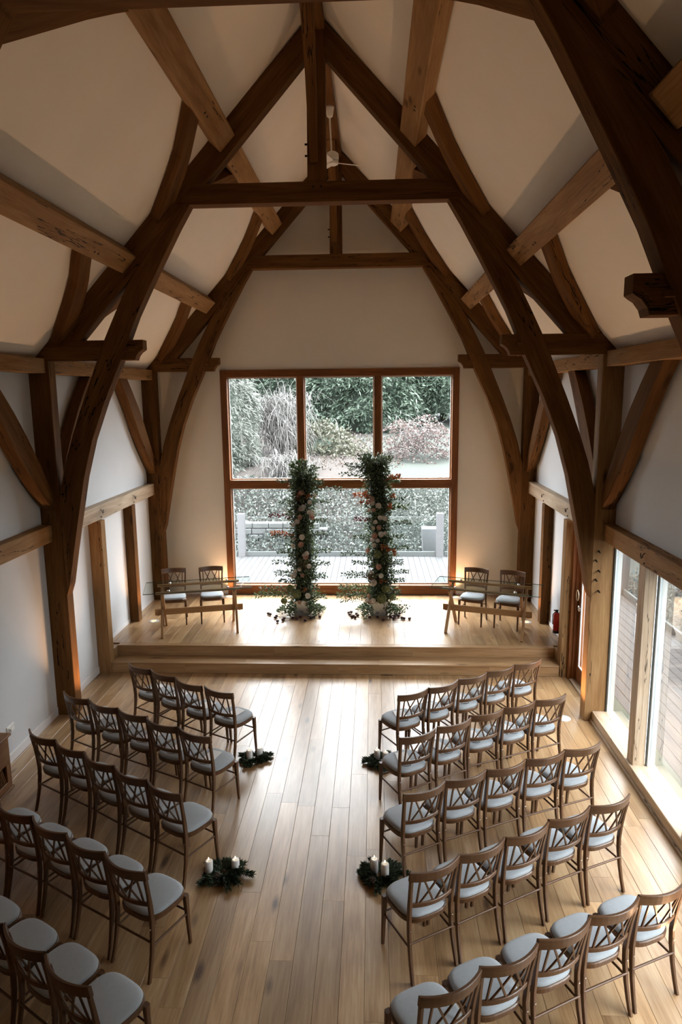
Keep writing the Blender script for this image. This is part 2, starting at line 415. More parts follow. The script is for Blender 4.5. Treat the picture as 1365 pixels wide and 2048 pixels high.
bpy.data.objects.remove(tmp)
xs = [-3.309, -1.6, 0.35, 1.95, 3.309]
for a, b in zip(xs[:-1], xs[1:]):
    m = MB(); m.box((a + .001, STGY - 0.004, STG - 0.022), (b - .001, STGY + 0.0985, STG), 0.004, axis=0); sobj(m, 'nosing', STEP, stage)
for a, b in ((-3.309, -0.9), (-0.9, 1.2), (1.2, 3.309)):
    m = MB(); m.box((a + .001, STGY + 0.006, 0.16), (b - .001, STGY + 0.02, STG - 0.023), 0.001, axis=0); sobj(m, 'riser', STEP, stage)
for a, b in ((-3.309, -1.3), (-1.3, 0.7), (0.7, 3.309)):
    m = MB(); m.box((a + .001, STGY - 0.304, 0.136), (b - .001, STGY + 0.005, 0.16), 0.004, axis=0); sobj(m, 'tread', STEP, stage)
for a, b in ((-3.309, -2.2), (-2.2, 0.1), (0.1, 2.3), (2.3, 3.309)):
    m = MB(); m.box((a + .001, STGY - 0.295, 0.0), (b - .001, STGY - 0.281, 0.1355), 0.001, axis=0); sobj(m, 'riser', STEP, stage)

# walls
def slab(name, boxes, mat, kind='structure'):
    m = MB()
    for lo, hi in boxes: m.box(lo, hi, 0.0005)
    o = m.obj(name, mat); o['kind'] = kind; return o
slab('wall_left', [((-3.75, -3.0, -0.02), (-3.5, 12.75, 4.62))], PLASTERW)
slab('wall_right', [((3.5, -3.0, 2.32), (3.75, 12.75, 4.62)), ((3.5, 9.60, -0.02), (3.75, 12.75, 2.32)), ((3.5, -3.0, -0.02), (3.75, 2.2, 2.32))], PLASTERW)  # unseen rear stretch below the rail closed to dim the rear and left
# end gable with the window opening
gm = MB()
WX, WZ0, WZ1 = 2.165, 0.33, 4.53
def gprism(pts, y0, y1):
    f = [V((x, y0, z)) for x, z in pts]; b = [V((x, y1, z)) for x, z in pts]
    gm.face(f[::-1]); gm.face(b)
    for i in range(len(pts)):
        j = (i + 1) % len(pts); gm.face([f[i], f[j], b[j], b[i]])
gprism([(-3.5, 0), (-WX, 0), (-WX, WZ1), (-3.5, WZ1)], 12.48, 12.75)
gprism([(WX, 0), (3.5, 0), (3.5, WZ1), (WX, WZ1)], 12.48, 12.75)
gprism([(-WX, 0), (WX, 0), (WX, WZ0), (-WX, WZ0)], 12.48, 12.75)
gprism([(-3.5, WZ1), (3.5, WZ1), (0, 8.24)], 12.48, 12.75)
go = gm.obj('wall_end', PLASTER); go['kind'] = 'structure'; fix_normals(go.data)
gm = MB(); gprism([(-3.5, -0.02), (3.5, -0.02), (3.5, 4.5), (0, 8.24), (-3.5, 4.5)], -3.2, -3.0)
go = gm.obj('wall_back', PLASTER); go['kind'] = 'structure'; fix_normals(go.data)
# ceiling slopes
RZ = 8.18; SL = 1.066
cm = MB()
for s in (-1, 1):
    lo = [V((s * 3.62, -3.0, RZ - SL * 3.62)), V((s * 3.62, 12.6, RZ - SL * 3.62))]; hi = [V((0, -3.0, RZ)), V((0, 12.6, RZ))]
    n = V((s * 0.73, 0, 0.684)) * 0.12
    cm.face([lo[0], lo[1], hi[1], hi[0]]); cm.face([p + n for p in (lo[0], hi[0], hi[1], lo[1])])
    cm.face([lo[0], lo[0] + n, lo[1] + n, lo[1]])
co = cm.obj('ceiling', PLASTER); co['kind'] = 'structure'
# gallery the picture is taken from
slab('trim_1', [((-3.5, -3.0, 2.35), (3.5, 0.6, 2.55))], PLASTERW)['label'] = 'gallery floor edge behind the viewer'
# skirtings
for i, (lo, hi) in enumerate([((-3.5, 6.5, 0.0), (-3.485, 8.08, 0.11)), ((-3.5, 8.28, 0.0), (-3.485, 9.43, 0.11))]):
    m = MB(); m.box(lo, hi, 0.003); o = m.obj('baseboard_left', SKIRT); o['kind'] = 'structure'
for lo, hi in [((-3.5, 9.62, STG), (-3.49, 10.83, STG + 0.07)), ((-3.5, 11.0, STG), (-3.49, 12.08, STG + 0.07))]:
    m = MB(); m.box(lo, hi, 0.003); o = m.obj('baseboard_left', SKIRT); o['kind'] = 'structure'
for lo, hi in [((3.485, 9.75, STG), (3.5, 10.83, STG + 0.07)), ((3.485, 11.0, STG), (3.5, 12.08, STG + 0.07))]:
    m = MB(); m.box(lo, hi, 0.003); o = m.obj('baseboard_right', SKIRT); o['kind'] = 'structure'
for lo, hi in [((-3.24, 12.465, STG), (-2.17, 12.48, STG + 0.07)), ((2.17, 12.465, STG), (3.24, 12.48, STG + 0.07))]:
    m = MB(); m.box(lo, hi, 0.003); o = m.obj('baseboard_end', SKIRT); o['kind'] = 'structure'

# gable window ------------------------------------------------------
win = struct('window_1')
def wbox(name, lo, hi, mat=WINW, axis=None, parent=win, c=0.006):
    m = MB(); m.box(lo, hi, c, axis); return m.obj(name, mat, parent)
Y0, Y1 = 12.445, 12.66
wbox('frame_jamb', (-WX, Y0, WZ0), (-2.045, Y1, WZ1)); wbox('frame_jamb', (2.045, Y0, WZ0), (WX, Y1, WZ1))
wbox('frame_head', (-2.044, Y0 + .004, 4.40), (2.044, Y1, WZ1)); wbox('frame_sill', (-2.044, Y0 + .004, WZ0), (2.044, Y1, 0.505))
wbox('transom', (-2.044, Y0 + .01, 2.365), (2.044, Y1, 2.52))
for xa, xb in ((-0.77, -0.64), (0.635, 0.765)):
    wbox('mullion', (xa, Y0 + .008, 2.521), (xb, Y1, 4.399)); wbox('mullion', (xa, Y0 + .014, 0.506), (xb, Y1, 2.364))
for xa, xb in ((-2.044, -0.771), (-0.639, 0.634), (0.766, 2.044)):
    for za, zb in ((0.506, 2.364), (2.521, 4.399)):
        b = 0.022
        m = MB(); y0, y1 = 12.56, 12.60
        m.box((xa, y0, za), (xa + b, y1, zb), .002); m.box((xb - b, y0, za), (xb, y1, zb), .002)
        m.box((xa + b, y0, za), (xb - b, y1, za + b), .002); m.box((xa + b, y0, zb - b), (xb - b, y1, zb), .002)
        m.obj('glazing_bead', FRAMEW, win)
        m = MB(); m.face([V((xa + b, 12.58, za + b)), V((xb - b, 12.58, za + b)), V((xb - b, 12.58, zb - b)), V((xa + b, 12.58, zb - b))]); m.obj('pane', GLASS, win)

# ------------------------------------------------------------------ trusses
BR_IN = [(1.46, 6.21), (1.61, 5.97), (1.81, 5.62), (2.0, 5.28), (2.15, 5.0), (2.26, 4.75), (2.365, 4.50), (2.595, 4.02), (2.78, 3.56), (2.915, 3.1), (3.02, 2.62), (3.12, 2.15), (3.2, 1.74), (3.249, 1.60)]
BR_OUT = [(1.60, 6.16), (1.80, 5.92), (2.02, 5.66), (2.23, 5.36), (2.40, 5.04), (2.54, 4.76), (2.655, 4.50), (2.87, 4.0), (3.02, 3.62), (3.14, 3.27), (3.22, 2.97), (3.249, 2.83), (3.249, 2.2), (3.249, 1.66)]
def roof_pt(s, x, y, d=0.0):
    """point on the ceiling slope at |x|, dropped d towards the room"""
    return V((s * (x - d * 0.73), y, RZ - 0.02 - SL * x - d * 0.684))
def truss(Y, label, base=0.0, dirs=(-1, 1), cz=0.0):
    t = thing('roof_truss', label, 'roof truss', (0, Y, base), 0, 'oak roof trusses')
    off = -V(t.location)
    def add(mb, name, mat=OAK):
        o = mb.obj(name, mat, t); o.location = off; return o
    for s in (-1, 1):
        F = lambda pts, y: [V((s * x, y, z)) for x, z in pts]
        m = MB(); m.timber([V((s * 3.25, Y + .004, base)), V((s * 3.25, Y + .004, 4.50))], [V((s * 3.51, Y + .004, base)), V((s * 3.51, Y + .004, 4.50))], (0, TK - .004, 0)); add(m, 'post', OAKM if (Y == T2 and s > 0) else OAK)  # right post of the middle truss: window light put into its paler oak
        m = MB(); m.timber(F(BR_IN, Y), F(BR_OUT, Y), (0, TK - 0.012, 0)); add(m, 'curved_brace')
        m = MB(); m.timber(F([(0.10, 7.70), (2.84, 4.735)], Y + .012), F([(0.10, 8.05), (3.36, 4.735)], Y + .012), (0, TK - .02, 0)); add(m, 'rafter')
        # hammer beam with a moulded nose
        prof = [(3.50, 4.50), (2.20, 4.50), (2.185, 4.545), (2.15, 4.585), (2.115, 4.61), (2.098, 4.625), (2.098, 4.735), (3.50, 4.735)]
        m = MB()
        top = [(3.50, 4.735), (2.20, 4.735), (2.185, 4.735), (2.15, 4.735), (2.115, 4.735), (2.098, 4.735)]
        bot = [(3.50, 4.501), (2.20, 4.501), (2.185, 4.545), (2.15, 4.59), (2.115, 4.612), (2.098, 4.626)]
        m.timber(F(bot, Y + .02), F(top, Y + .02), (0, TK - .035, 0), 0.004); add(m, 'hammer_beam')
        m = MB(); m.box((min(s * 2.10, s * 2.36), Y - .004, 4.60) if False else (min(s * 2.27, s * 2.33), Y - .012, 4.60), (max(s * 2.27, s * 2.33), Y + .03, 4.64), .003); add(m, 'peg')
        # wind braces in the roof slope, both sides of the truss
        for dr in dirs:
            y_ = (lambda q: Y + 0.02 + q) if dr < 0 else (lambda q: Y + TK - 0.02 - q)
            for oc, ic in (([(1.19, -1.13), (1.33, -.85), (1.46, -.60), (1.64, -.35), (1.86, -.09), (1.97, 0.03)] if dr < 0 else [(1.15, -1.18), (1.27, -.97), (1.40, -.76), (1.56, -.53), (1.74, -.27), (1.94, 0.03)],
                            [(1.19, -.86), (1.30, -.64), (1.40, -.44), (1.52, -.24), (1.67, -.05), (1.74, 0.03)] if dr < 0 else [(1.15, -.82), (1.24, -.66), (1.33, -.50), (1.43, -.32), (1.54, -.14), (1.63, 0.03)]),
                           ([(2.40, -1.06), (2.53, -.85), (2.64, -.66), (2.80, -.46), (2.98, -.26), (3.20, -0.02)],
                            [(2.40, -.80), (2.48, -.66), (2.58, -.48), (2.68, -.33), (2.80, -.18), (2.94, -0.02)])):
                A = [roof_pt(s, x, y_(q)) for x, q in oc]; B = [roof_pt(s, x, y_(q)) for x, q in ic]
                m = MB(); m.timber(A, B, V((-s * 0.73, 0, -0.684)) * 0.12, .004); add(m, 'wind_brace')
            # braces from post up to the wall plate
            up = [(-1.20, 4.36), (-.98, 4.15), (-.74, 3.90), (-.50, 3.61), (-.29, 3.32), (-.12, 3.07), (0.0, 2.88)]
            lo = [(-1.52, 4.36), (-1.29, 4.12), (-1.04, 3.82), (-.80, 3.50), (-.56, 3.22), (-.29, 2.93), (0.0, 2.68)]
            A = [V((s * 3.47, y_(q), z)) for q, z in up]; B = [V((s * 3.47, y_(q), z)) for q, z in lo]
            m = MB(); m.timber(A, B, V((-s * 0.15, 0, 0)), .004); add(m, 'arch_brace', OAK)
    m = MB(); m.timber([V((-1.62, Y + .008, 6.21 + cz)), V((1.62, Y + .008, 6.21 + cz))], [V((-1.40, Y + .008, 6.43 + cz)), V((1.40, Y + .008, 6.43 + cz))], (0, TK - .016, 0)); add(m, 'collar_beam')
    m = MB(); m.timber([V((-.115, Y + .016, 6.43)), V((-.10, Y + .016, 8.0))], [V((.095, Y + .016, 6.43)), V((.10, Y + .016, 8.0))], (0, TK - .03, 0)); add(m, 'king_post')
    # slender brace climbing from the king post to the ridge
    path = [(0.0, 6.62, .046), (-.06, 6.78, .05), (-.16, 7.05, .053), (-.30, 7.38, .056), (-.50, 7.68, .06), (-.78, 7.95, .064)]
    A = [V((-.035 - w, Y + 0.03 + q, z)) for q, z, w in path]; B = [V((-.035 + w, Y + 0.03 + q, z)) for q, z, w in path]
    m = MB(); rows = []
    for (q, z, w) in path:
        rows.append([V((-.035 - w, Y - 0.012 + q, z)), V((-.035 + w, Y - 0.012 + q, z)), V((-.035 + w, Y + 0.03 + q * .72, z + .07)), V((-.035 - w, Y + 0.03 + q * .72, z + .07))])
    m.grid(rows, closed=True, smooth=False); m.cap(rows[0], True); m.cap(rows[-1]); o = add(m, 'ridge_brace'); fix_normals(o.data)
    for z in (6.72, 6.84): 
        m = MB(); m.tube([(-.145, Y + .09, z), (-.105, Y + .09, z)], .012, 8); add(m, 'bolt', DARKMET)
    for x in (-.05, .04):
        m = MB(); m.tube([(x, Y - .004, 6.37), (x, Y + .02, 6.37)], .012, 8); add(m, 'bolt', DARKMET)
    return t
tr1 = truss(T1, 'nearest oak truss overhead with arched braces, its right leg cutting down the right edge', cz=.045)
tr2 = truss(T2, 'middle oak truss with king post and curved legs standing among the chairs')
tr3 = truss(T3, 'farthest oak truss standing on the stage against the end wall', STG, dirs=(-1,))
# iron pegs on the right post of the middle truss (towards the window bay)
for (x, z) in ((3.32, 2.19), (3.29, 2.08), (3.33, 1.95), (3.30, 1.84), (3.34, 1.70)):
    m = MB(); m.tube([(x, T2 - .05, z - .012), (x, T2 + .02, z)], .010, 6); o = m.obj('peg', DARKMET, tr2); o.location = -V(tr2.location)

def place(mb, name, label, cat, mat, origin, group=None):
    o = mb.obj(name, mat); me = o.data
    off = V(origin)
    co_ = np.empty(len(me.vertices) * 3, dtype=np.float32); me.vertices.foreach_get('co', co_)
    co_ = co_.reshape(-1, 3) - np.array(off, dtype=np.float32); me.vertices.foreach_set('co', co_.ravel()); me.update()
    o.location = off
    return tag(o, label, cat, group)

# purlins, wall plates, ridge, rails (one timber per bay)
BAYS = [(-1.8, T1, 'overhead bay'), (T1 + TK, T2, 'near bay'), (T2 + TK, T3, 'far bay')]
for s, sd in ((-1, 'left'), (1, 'right')):
    for xc, up in ((1.125, 'upper'), (2.32, 'lower')):
        for a, b, bay in BAYS:
            lowx = xc + 0.085; hix = xc - 0.085
            A = [roof_pt(s, lowx, y) for y in (a, b)]; B = [roof_pt(s, hix, y) for y in (a, b)]
            m = MB(); m.timber(A, B, V((-s * .73, 0, -.684)) * .175, .008)
            place(m, 'purlin', f'{up} {sd} oak purlin under the ceiling slope in the {bay}', 'beam', OAKM, roof_pt(s, xc, a), 'oak purlins')
    for yt in (T2, T3):
        for xc in (1.125, 2.32):
            host = [o for o in COL.objects if o.name.startswith('purlin') and abs(o.location.x - roof_pt(s, xc, 0).x) < .02 and o.location.y < yt - 1][-1]
            for dy in (-.93, -.84):
                c_ = roof_pt(s, xc + .03, yt + dy, .174); n_ = V((-s * .73, 0, -.684))
                m = MB(); m.tube([c_ - n_ * .01, c_ + n_ * .006], .012, 8); o = m.obj('peg', DARKMET, host); o.location = -V(host.location)
    for a, b, bay in BAYS:
        m = MB(); m.timber([V((s * 3.29, a, 4.36)), V((s * 3.29, b, 4.36))], [V((s * 3.29, a, 4.535)), V((s * 3.29, b, 4.535))], (s * .21, 0, 0), .006)
        place(m, 'wall_plate', f'oak wall plate at the eaves on the {sd} side of the {bay}', 'beam', OAKM, (s * 3.4, a, 4.36), 'oak wall plates')
    for a, b, bay in BAYS:
        m = MB(); m.timber([V((s * 3.372, a, 2.31)), V((s * 3.372, b, 2.31))], [V((s * 3.372, a, 2.52)), V((s * 3.372, b, 2.52))], (s * .13, 0, 0), .006)
        rail = place(m, 'wall_rail', f'{"pale" if bay == "far bay" else "brown"} oak mid-height rail on the {sd} wall of the {bay}', 'beam', OAKP if bay == 'far bay' else OAKM, (s * 3.44, a, 2.31), 'oak wall rails')
        hooks = {'near bay': [6.86] if s > 0 else [], 'far bay': [9.62, 11.0], 'overhead bay': []}[bay]
        for hy in hooks:
            pts = [V((s * 3.365, hy - .022, 2.46)), V((s * 3.345, hy - .022, 2.445))] + [V((s * 3.338, hy - .022 * math.cos(k * math.pi / 6), 2.43 - .03 * math.sin(k * math.pi / 6))) for k in range(7)] + [V((s * 3.338, hy + .022, 2.45))]
            h = MB(); h.tube(pts, .0055, 6); o = h.obj('hook', DARKMET, rail); o.location = -V(rail.location)
            h = MB(); h.tube([(s * 3.375, hy, 2.345), (s * 3.362, hy, 2.345)], .010, 8); o = h.obj('bolt', DARKMET, rail); o.location = -V(rail.location)
m = MB(); m.timber([V((-.1, -1.8, 7.96)), V((-.1, 12.4, 7.96))], [V((.1, -1.8, 7.96)), V((.1, 12.4, 7.96))], (0, 0, .11), .006)
place(m, 'ridge_beam', 'dark oak ridge beam along the top of the roof', 'beam', OAK, (0, -1.8, 7.96))

# studs
def stud(s, y, z0, z1, label, mat=OAK, w=0.16, dx=0.13):
    m = MB(); xi = 3.312 if y < 9.6 else 3.35; x0, x1 = sorted((s * xi, s * 3.50))
    m.box((x0, y, z0), (x1, y + w, z1), .006, axis=2)
    return place(m, 'stud', label, 'post', mat, (s * 3.42, y, z0), 'oak wall studs')
stud(-1, 9.44, 0.0, 2.31, 'oak stud on the left wall at the edge of the steps', OAKM)
stud(-1, 10.84, STG, 2.31, 'oak stud on the left wall behind the left glass table')
stud(1, 9.44, 0.0, 2.31, 'oak stud beside the glazed door at the right end of the steps', OAKM)
stud(1, 10.84, STG, 2.31, 'oak stud on the right wall behind the right glass table')
# right-hand glazing
win_n = 2
def glaz(y0, y1, n):
    w = struct(f'window_{n}')
    m = MB(); m.box((3.345, y0, 0.0), (3.62, y1, 0.135), .005, axis=1); m.obj('frame_sill', OAKP, w)
    m = MB(); m.box((3.325, y0, 0.0), (3.3445, y1, 0.035), .004, axis=1); m.obj('sill_bead', OAKP, w)
    ys = [y0 + 0.0]
    npan = 3 if y1 - y0 > 3 else 1; st = (y1 - y0 + TK) / npan
    cols = []
    for k in range(npan + 1):
        if k == 0: a, b = y0, y0 + 0.10
        elif k == npan: a, b = y1 - 0.12, y1
        else: a, b = y0 - TK / 2 + st * k - .02, y0 - TK / 2 + st * k + 0.14
        if k in (0, npan): a, b = (y0 - .05, y0) if k == 0 else (y1, y1 + .05)
        cols.append((a, b))
        if k in (0, npan): continue
        m = MB(); m.box((3.374, a, 0.1355), (3.50, b, 2.31), .005, axis=2); m.obj('mullion', OAKP, w)
    for k in range(npan):
        a, b = cols[k][1], cols[k + 1][0]
        xg = 3.53; g = .018
        m = MB()
        m.box((3.505, a - .004, .1355), (3.515, a + .014, 2.31), .001); m.box((3.505, b - .014, .1355), (3.515, b + .004, 2.31), .001)
        m.obj('gasket', GASKET, w)
        m = MB(); m.box((3.52, a - .03, .1355), (3.60, a + .02, 2.31), .002); m.box((3.52, b - .02, .1355), (3.60, b + .03, 2.31), .002); m.obj('glazing_bead', ALU, w)
        m = MB(); m.face([V((xg, a + .02, .136)), V((xg, b - .02, .136)), V((xg, b - .02, 2.31)), V((xg, a + .02, 2.31))]); m.obj('pane', GLASS, w)
glaz(T1 + TK, T2 - .001, 2)
glaz(2.2, T1 - .001, 3)
# glazed door in the right wall
door = struct('door_1')
def dbox(name, lo, hi, mat=WINW, axis=None, c=.004):
    m = MB(); m.box(lo, hi, c, axis); return m.obj(name, mat, door)
dbox('frame_jamb', (3.41, 9.375, 0.0), (3.50, 9.439, 2.31), axis=2); dbox('frame_jamb', (3.40, T2 + TK + .001, 0), (3.50, 8.34, 2.31), axis=2)
dbox('frame_jamb', (3.455, 9.33, 0.0), (3.56, 9.375, 2.31), axis=2)
dbox('door_stile', (3.50, 9.22, 0.03), (3.56, 9.33, 2.28), axis=2); dbox('door_stile', (3.50, 8.345, 0.03), (3.56, 8.44, 2.28), axis=2)
dbox('door_rail', (3.50, 8.441, 0.03), (3.56, 9.219, 0.25), axis=1); dbox('door_rail', (3.50, 8.441, 2.18), (3.56, 9.219, 2.28), axis=1)
dbox('threshold', (3.42, 8.345, 0.0), (3.60, 9.33, 0.029), mat=OAKP, axis=1)
m = MB()
for lo, hi in (((3.495, 9.20, .251), (3.515, 9.219, 2.18)), ((3.495, 8.441, .251), (3.515, 8.46, 2.18)), ((3.495, 8.46, .251), (3.515, 9.20, .27))): m.box(lo, hi, .002)
m.obj('glazing_bead', FRAMEW, door)
m = MB(); m.face([V((3.53, 8.44, .25)), V((3.53, 9.22, .25)), V((3.53, 9.22, 2.18)), V((3.53, 8.44, 2.18))]); m.obj('pane', GLASS, door)
m = MB(); m.tube([V((3.46, 9.275 + .055 * math.cos(k * math.pi / 10), 1.28 + .075 * math.sin(k * math.pi / 10))) for k in range(21)], .007, 8); m.obj('ring_handle', BRASS, door)
m = MB(); m.lathe([(.0, .0), (.05, 0), (.05, .02), (.03, .028), (.0, .03)], 20, (3.50, 9.275, 1.09), (-1, 0, 0)); m.obj('escutcheon', CHROME, door)

# ------------------------------------------------------------------ floor uplights
def uplight(x, y, z, label, power=14):
    t = thing('floor_uplight', label, 'light', (x, y, z), 0, 'recessed floor uplights')
    m = MB(); m.lathe([(.045, .002), (.062, .003), (.085, .003), (.088, .0005)], 24); m.obj('trim_ring', ALU, t)
    m = MB(); m.lathe([(.0001, .0035), (.03, .0035), (.046, .003)], 20); m.obj('lens', LENS, t)
    d = bpy.data.lights.new('uplight_lamp', 'SPOT'); d.energy = power; d.color = (1.0, 0.56, 0.29); d.spot_size = R(96); d.spot_blend = 1.0; d.shadow_soft_size = 0.03
    o = bpy.data.objects.new('lamp', d); link(o, t); o.location = (0, 0, 0.02); o.rotation_euler = (R(180), 0, 0)
    return t
UP = 125
uplight(-2.98, 8.26, 0, 'round floor uplight at the foot of the middle truss post on the left', UP)
uplight(3.02, 8.16, 0, 'round floor uplight at the foot of the middle truss post on the right', UP)
uplight(-3.11, 10.88, STG, 'round floor uplight in the stage beside the left table', UP * .5)
uplight(3.15, 10.93, STG, 'round floor uplight in the stage beside the right table', UP * .5)
uplight(-2.13, 12.33, STG, 'round floor uplight below the left jamb of the big window', UP * .4)
uplight(2.17, 12.33, STG, 'round floor uplight below the right jamb of the big window', UP * .4)
uplight(-3.0, 4.18, 0, 'round floor uplight at the foot of the nearest truss post on the left', UP)
uplight(3.0, 4.18, 0, 'round floor uplight at the foot of the nearest truss post on the right', UP)

# ------------------------------------------------------------------ chairs
def arc_y(x, sag, half): return sag * (1 - (x / half) ** 2)
def make_chair(label):
    t = thing('dining_chair', label, 'chair')
    def bent(z0, z1, half, sag, y0, th, lean=0.0, n=10, droop=0.0, c=.004):
        A = []; B = []
        for k in range(n + 1):
            x = -half + 2 * half * k / n; y = y0 - arc_y(x, sag, half)
            A.append(V((x, y, z0 - droop * (1 - (x / half) ** 2)))); B.append(V((x, y - lean, z1 - droop * (1 - (x / half) ** 2))))
        m = MB(); m.timber(A, B, (0, th, 0), c); return m
    bent(0.795, 0.872, 0.204, 0.062, 0.006, 0.022, 0.012, 12).obj('crest_rail', CHAIRW, t)
    bent(0.560, 0.597, 0.172, 0.040, 0.040, 0.020, 0.004, 10).obj('lower_rail', CHAIRW, t)
    for s in (-1, 1):
        # rear leg / stile: sabre curve
        st = [(0.0, -.012, .187), (.10, .014, .183), (.22, .038, .179), (.35, .054, .176), (.45, .058, .175), (.56, .050, .177), (.68, .032, .183), (.80, .010, .190)]
        A = []; B = []
        for z, y, x in st:
            w = .016 if z > .1 else .014
            dd = .017 if .3 < z < .6 else .014
            A.append(V((s * x - w * .8, y - dd, z))); B.append(V((s * x + w * .8, y - dd, z)))
        m = MB(); rows = []
        for (a, b_), (z, y, x) in zip(zip(A, B), st):
            dd = (.017 if .3 < z < .6 else .014) * 2
            m_ = .004
            rows.append([a + V((m_, 0, 0)), b_ - V((m_, 0, 0)), b_ + V((0, m_, 0)), b_ + V((0, dd - m_, 0)), b_ + V((-m_, dd, 0)), a + V((m_, dd, 0)), a + V((0, dd - m_, 0)), a + V((0, m_, 0))])
        m.grid(rows, closed=True, smooth=False); m.cap(rows[0], True); m.cap(rows[-1])
        leg = m.obj('leg', CHAIRW, t)
        b_ = MB(); b_.tube([(s * .176, .036, .385), (s * .176, .032, .385)], .006, 8); b_.obj('screw_cap', CHROME, leg)
        # front leg
        m = MB(); rows = []
        for z, y, x, h in ((0, .405, .186, .011), (.2, .392, .186, .014), (.36, .385, .184, .018), (.42, .385, .182, .019)):
            c = V((s * x, y, z)); q = h * .28
            rows.append([c + V(p) for p in ((-h + q, -h, 0), (h - q, -h, 0), (h, -h + q, 0), (h, h - q, 0), (h - q, h, 0), (-h + q, h, 0), (-h, h - q, 0), (-h, -h + q, 0))])
        m.grid(rows, closed=True, smooth=False); m.cap(rows[0], True); m.cap(rows[-1]); m.obj('leg', CHAIRW, t)
        m = MB(); m.tube([(s * .182, .040, .255), (s * .186, .388, .265)], .0085, 8); m.obj('stretcher', CHAIRW, t)
        # upright slat and crossed slats
        def slat(xb, xt, nm):
            w = .0075; m = MB(); A = []; B = []
            for k in range(5):
                f = k / 4; x = xb + (xt - xb) * f; z = .590 + (.80 - .590) * f
                y = (.040 - arc_y(x, .040, .172)) * (1 - f) + (.006 - arc_y(x, .062, .207)) * f + .004
                A.append(V((x - w, y, z))); B.append(V((x + w, y, z)))
            m.timber(A, B, (0, .012, 0), .002); m.obj(nm, CHAIRW, t)
        slat(s * .132, s * .137, 'slat')
        slat(s * .112, s * .012, 'cross_slat'); slat(s * .012, s * .108, 'cross_slat')
    m = MB(); m.tube([(-.182, .036, .285), (.182, .036, .285)], .0085, 8); m.obj('stretcher', CHAIRW, t)
    m = MB(); m.tube([(-.184, .388, .285), (.184, .388, .285)], .0085, 8); m.obj('stretcher', CHAIRW, t)
    # seat outline (rounded trapezium)
    def outline(z, g, n=40, dz=0.0):
        pts = []
        for k in range(n):
            a = 2 * math.pi * k / n
            ca, sa = math.cos(a), math.sin(a)
            ex = 2 / 3.2
            x = math.copysign(abs(ca) ** ex, ca); y = math.copysign(abs(sa) ** ex, sa)
            yy = .238 + y * (.192 + g); w = (.186 + .016 * (yy - .05) / .38) + g
            pts.append(V((x * w, yy, z)))
        return pts
    m = MB(); rows = [outline(.408, -.008), outline(.408, .0), outline(.440, .003), outline(.446, -.004), outline(.446, -.02)]
    m.grid(rows, closed=True, smooth=False); m.cap(rows[0], True); m.cap(rows[-1]); m.obj('seat_frame', CHAIRW, t)
    m = MB(); rows = [outline(.447, -.008), outline(.462, -.005), outline(.474, -.014), outline(.481, -.035), outline(.486, -.075), outline(.489, -.13), outline(.490, -.185)]
    m.grid(rows, closed=True, smooth=True); m.cap(rows[-1]); m.obj('seat_pad', FABRIC, t)
    return t
chair0 = make_chair('x'); used = False
ORD = ['first', 'second', 'third', 'fourth', 'fifth']
def place_chair(x, y, z, ang, label, group):
    """x, y: middle of the crest rail; ang: direction of the back line"""
    global used
    c, s = math.cos(ang), math.sin(ang)
    loc = (x - (-s) * 0.0, y - c * 0.0, z)
    if not used:
        used = True; chair0.location = loc; chair0.rotation_euler = (0, 0, ang); chair0['label'] = label; chair0['group'] = group; return chair0
    return dup(chair0, loc, ang, label, group)
ROWS = {
 ('right', 1): [(1.052, 7.006, 33), (1.402, 7.209, 34), (1.759, 7.44, 31), (2.117, 7.661, 30.5), (2.481, 7.87, 29)],
 ('right', 2): [(1.038, 6.079, 30), (1.413, 6.306, 30), (1.763, 6.536, 24), (2.136, 6.719, 26.6), (2.504, 6.897, 25.3)],
 ('right', 3): [(1.033, 5.158, 29.5), (1.398, 5.356, 25.5), (1.775, 5.533, 25.9), (2.156, 5.709, 23.3), (2.538, 5.882, 23.4)],
 ('right', 4): [(1.037, 4.232, 29.3), (1.393, 4.434, 29.9), (1.758, 4.632, 29.2), (2.127, 4.848, 26.9), (2.498, 5.031, 25.6)],
 ('right', 5): [(1.038, 3.269, 28.3), (1.397, 3.471, 26.5), (1.77, 3.683, 27.3), (2.134, 3.877, 25.5), (2.51, 4.06, 24.5)],
 ('left', 1): [(-1.108, 7.004, -27.5), (-1.492, 7.191, -31), (-1.866, 7.436, -31), (-2.215, 7.642, -30.9)],
 ('left', 2): [(-1.126, 6.042, -28), (-1.504, 6.228, -26.3), (-1.876, 6.438, -25.5), (-2.253, 6.619, -26), (-2.643, 6.822, -28.6)],
 ('left', 3): [(-1.139, 5.107, -30.9), (-1.496, 5.311, -30.3), (-1.86, 5.526, -32), (-2.23, 5.749, -30), (-2.597, 5.957, -29.8)],
 ('left', 4): [(-1.131, 4.179, -27.9), (-1.498, 4.377, -27.7), (-1.866, 4.581, -29.5), (-2.235, 4.766, -26), (-2.61, 4.97, -27)],
 ('left', 5): [(-1.135, 3.275, -31), (-1.505, 3.50, -31), (-1.87, 3.70, -30), (-2.24, 3.91, -30)],
}
ROWN = {1: 'front row', 2: 'second row', 3: 'third row', 4: 'fourth row', 5: 'nearest row'}
card = None
def make_card(label):
    t = thing('order_of_service', label, 'booklet')
    m = MB(); m.box((-.062, -.115, 0), (.062, .115, .005), .001, axis=1); m.obj('cover', PAPER, t)
    m = MB(); m.tube([V((.0 + .045 * math.sin(k * math.pi / 8), -.105 - .035 + .035 * math.cos(k * math.pi / 8), .006 + .012 * math.sin(k * math.pi / 16))) for k in range(17)], .0022, 5)
    m.obj('ribbon', RIBBON, t)
    return t
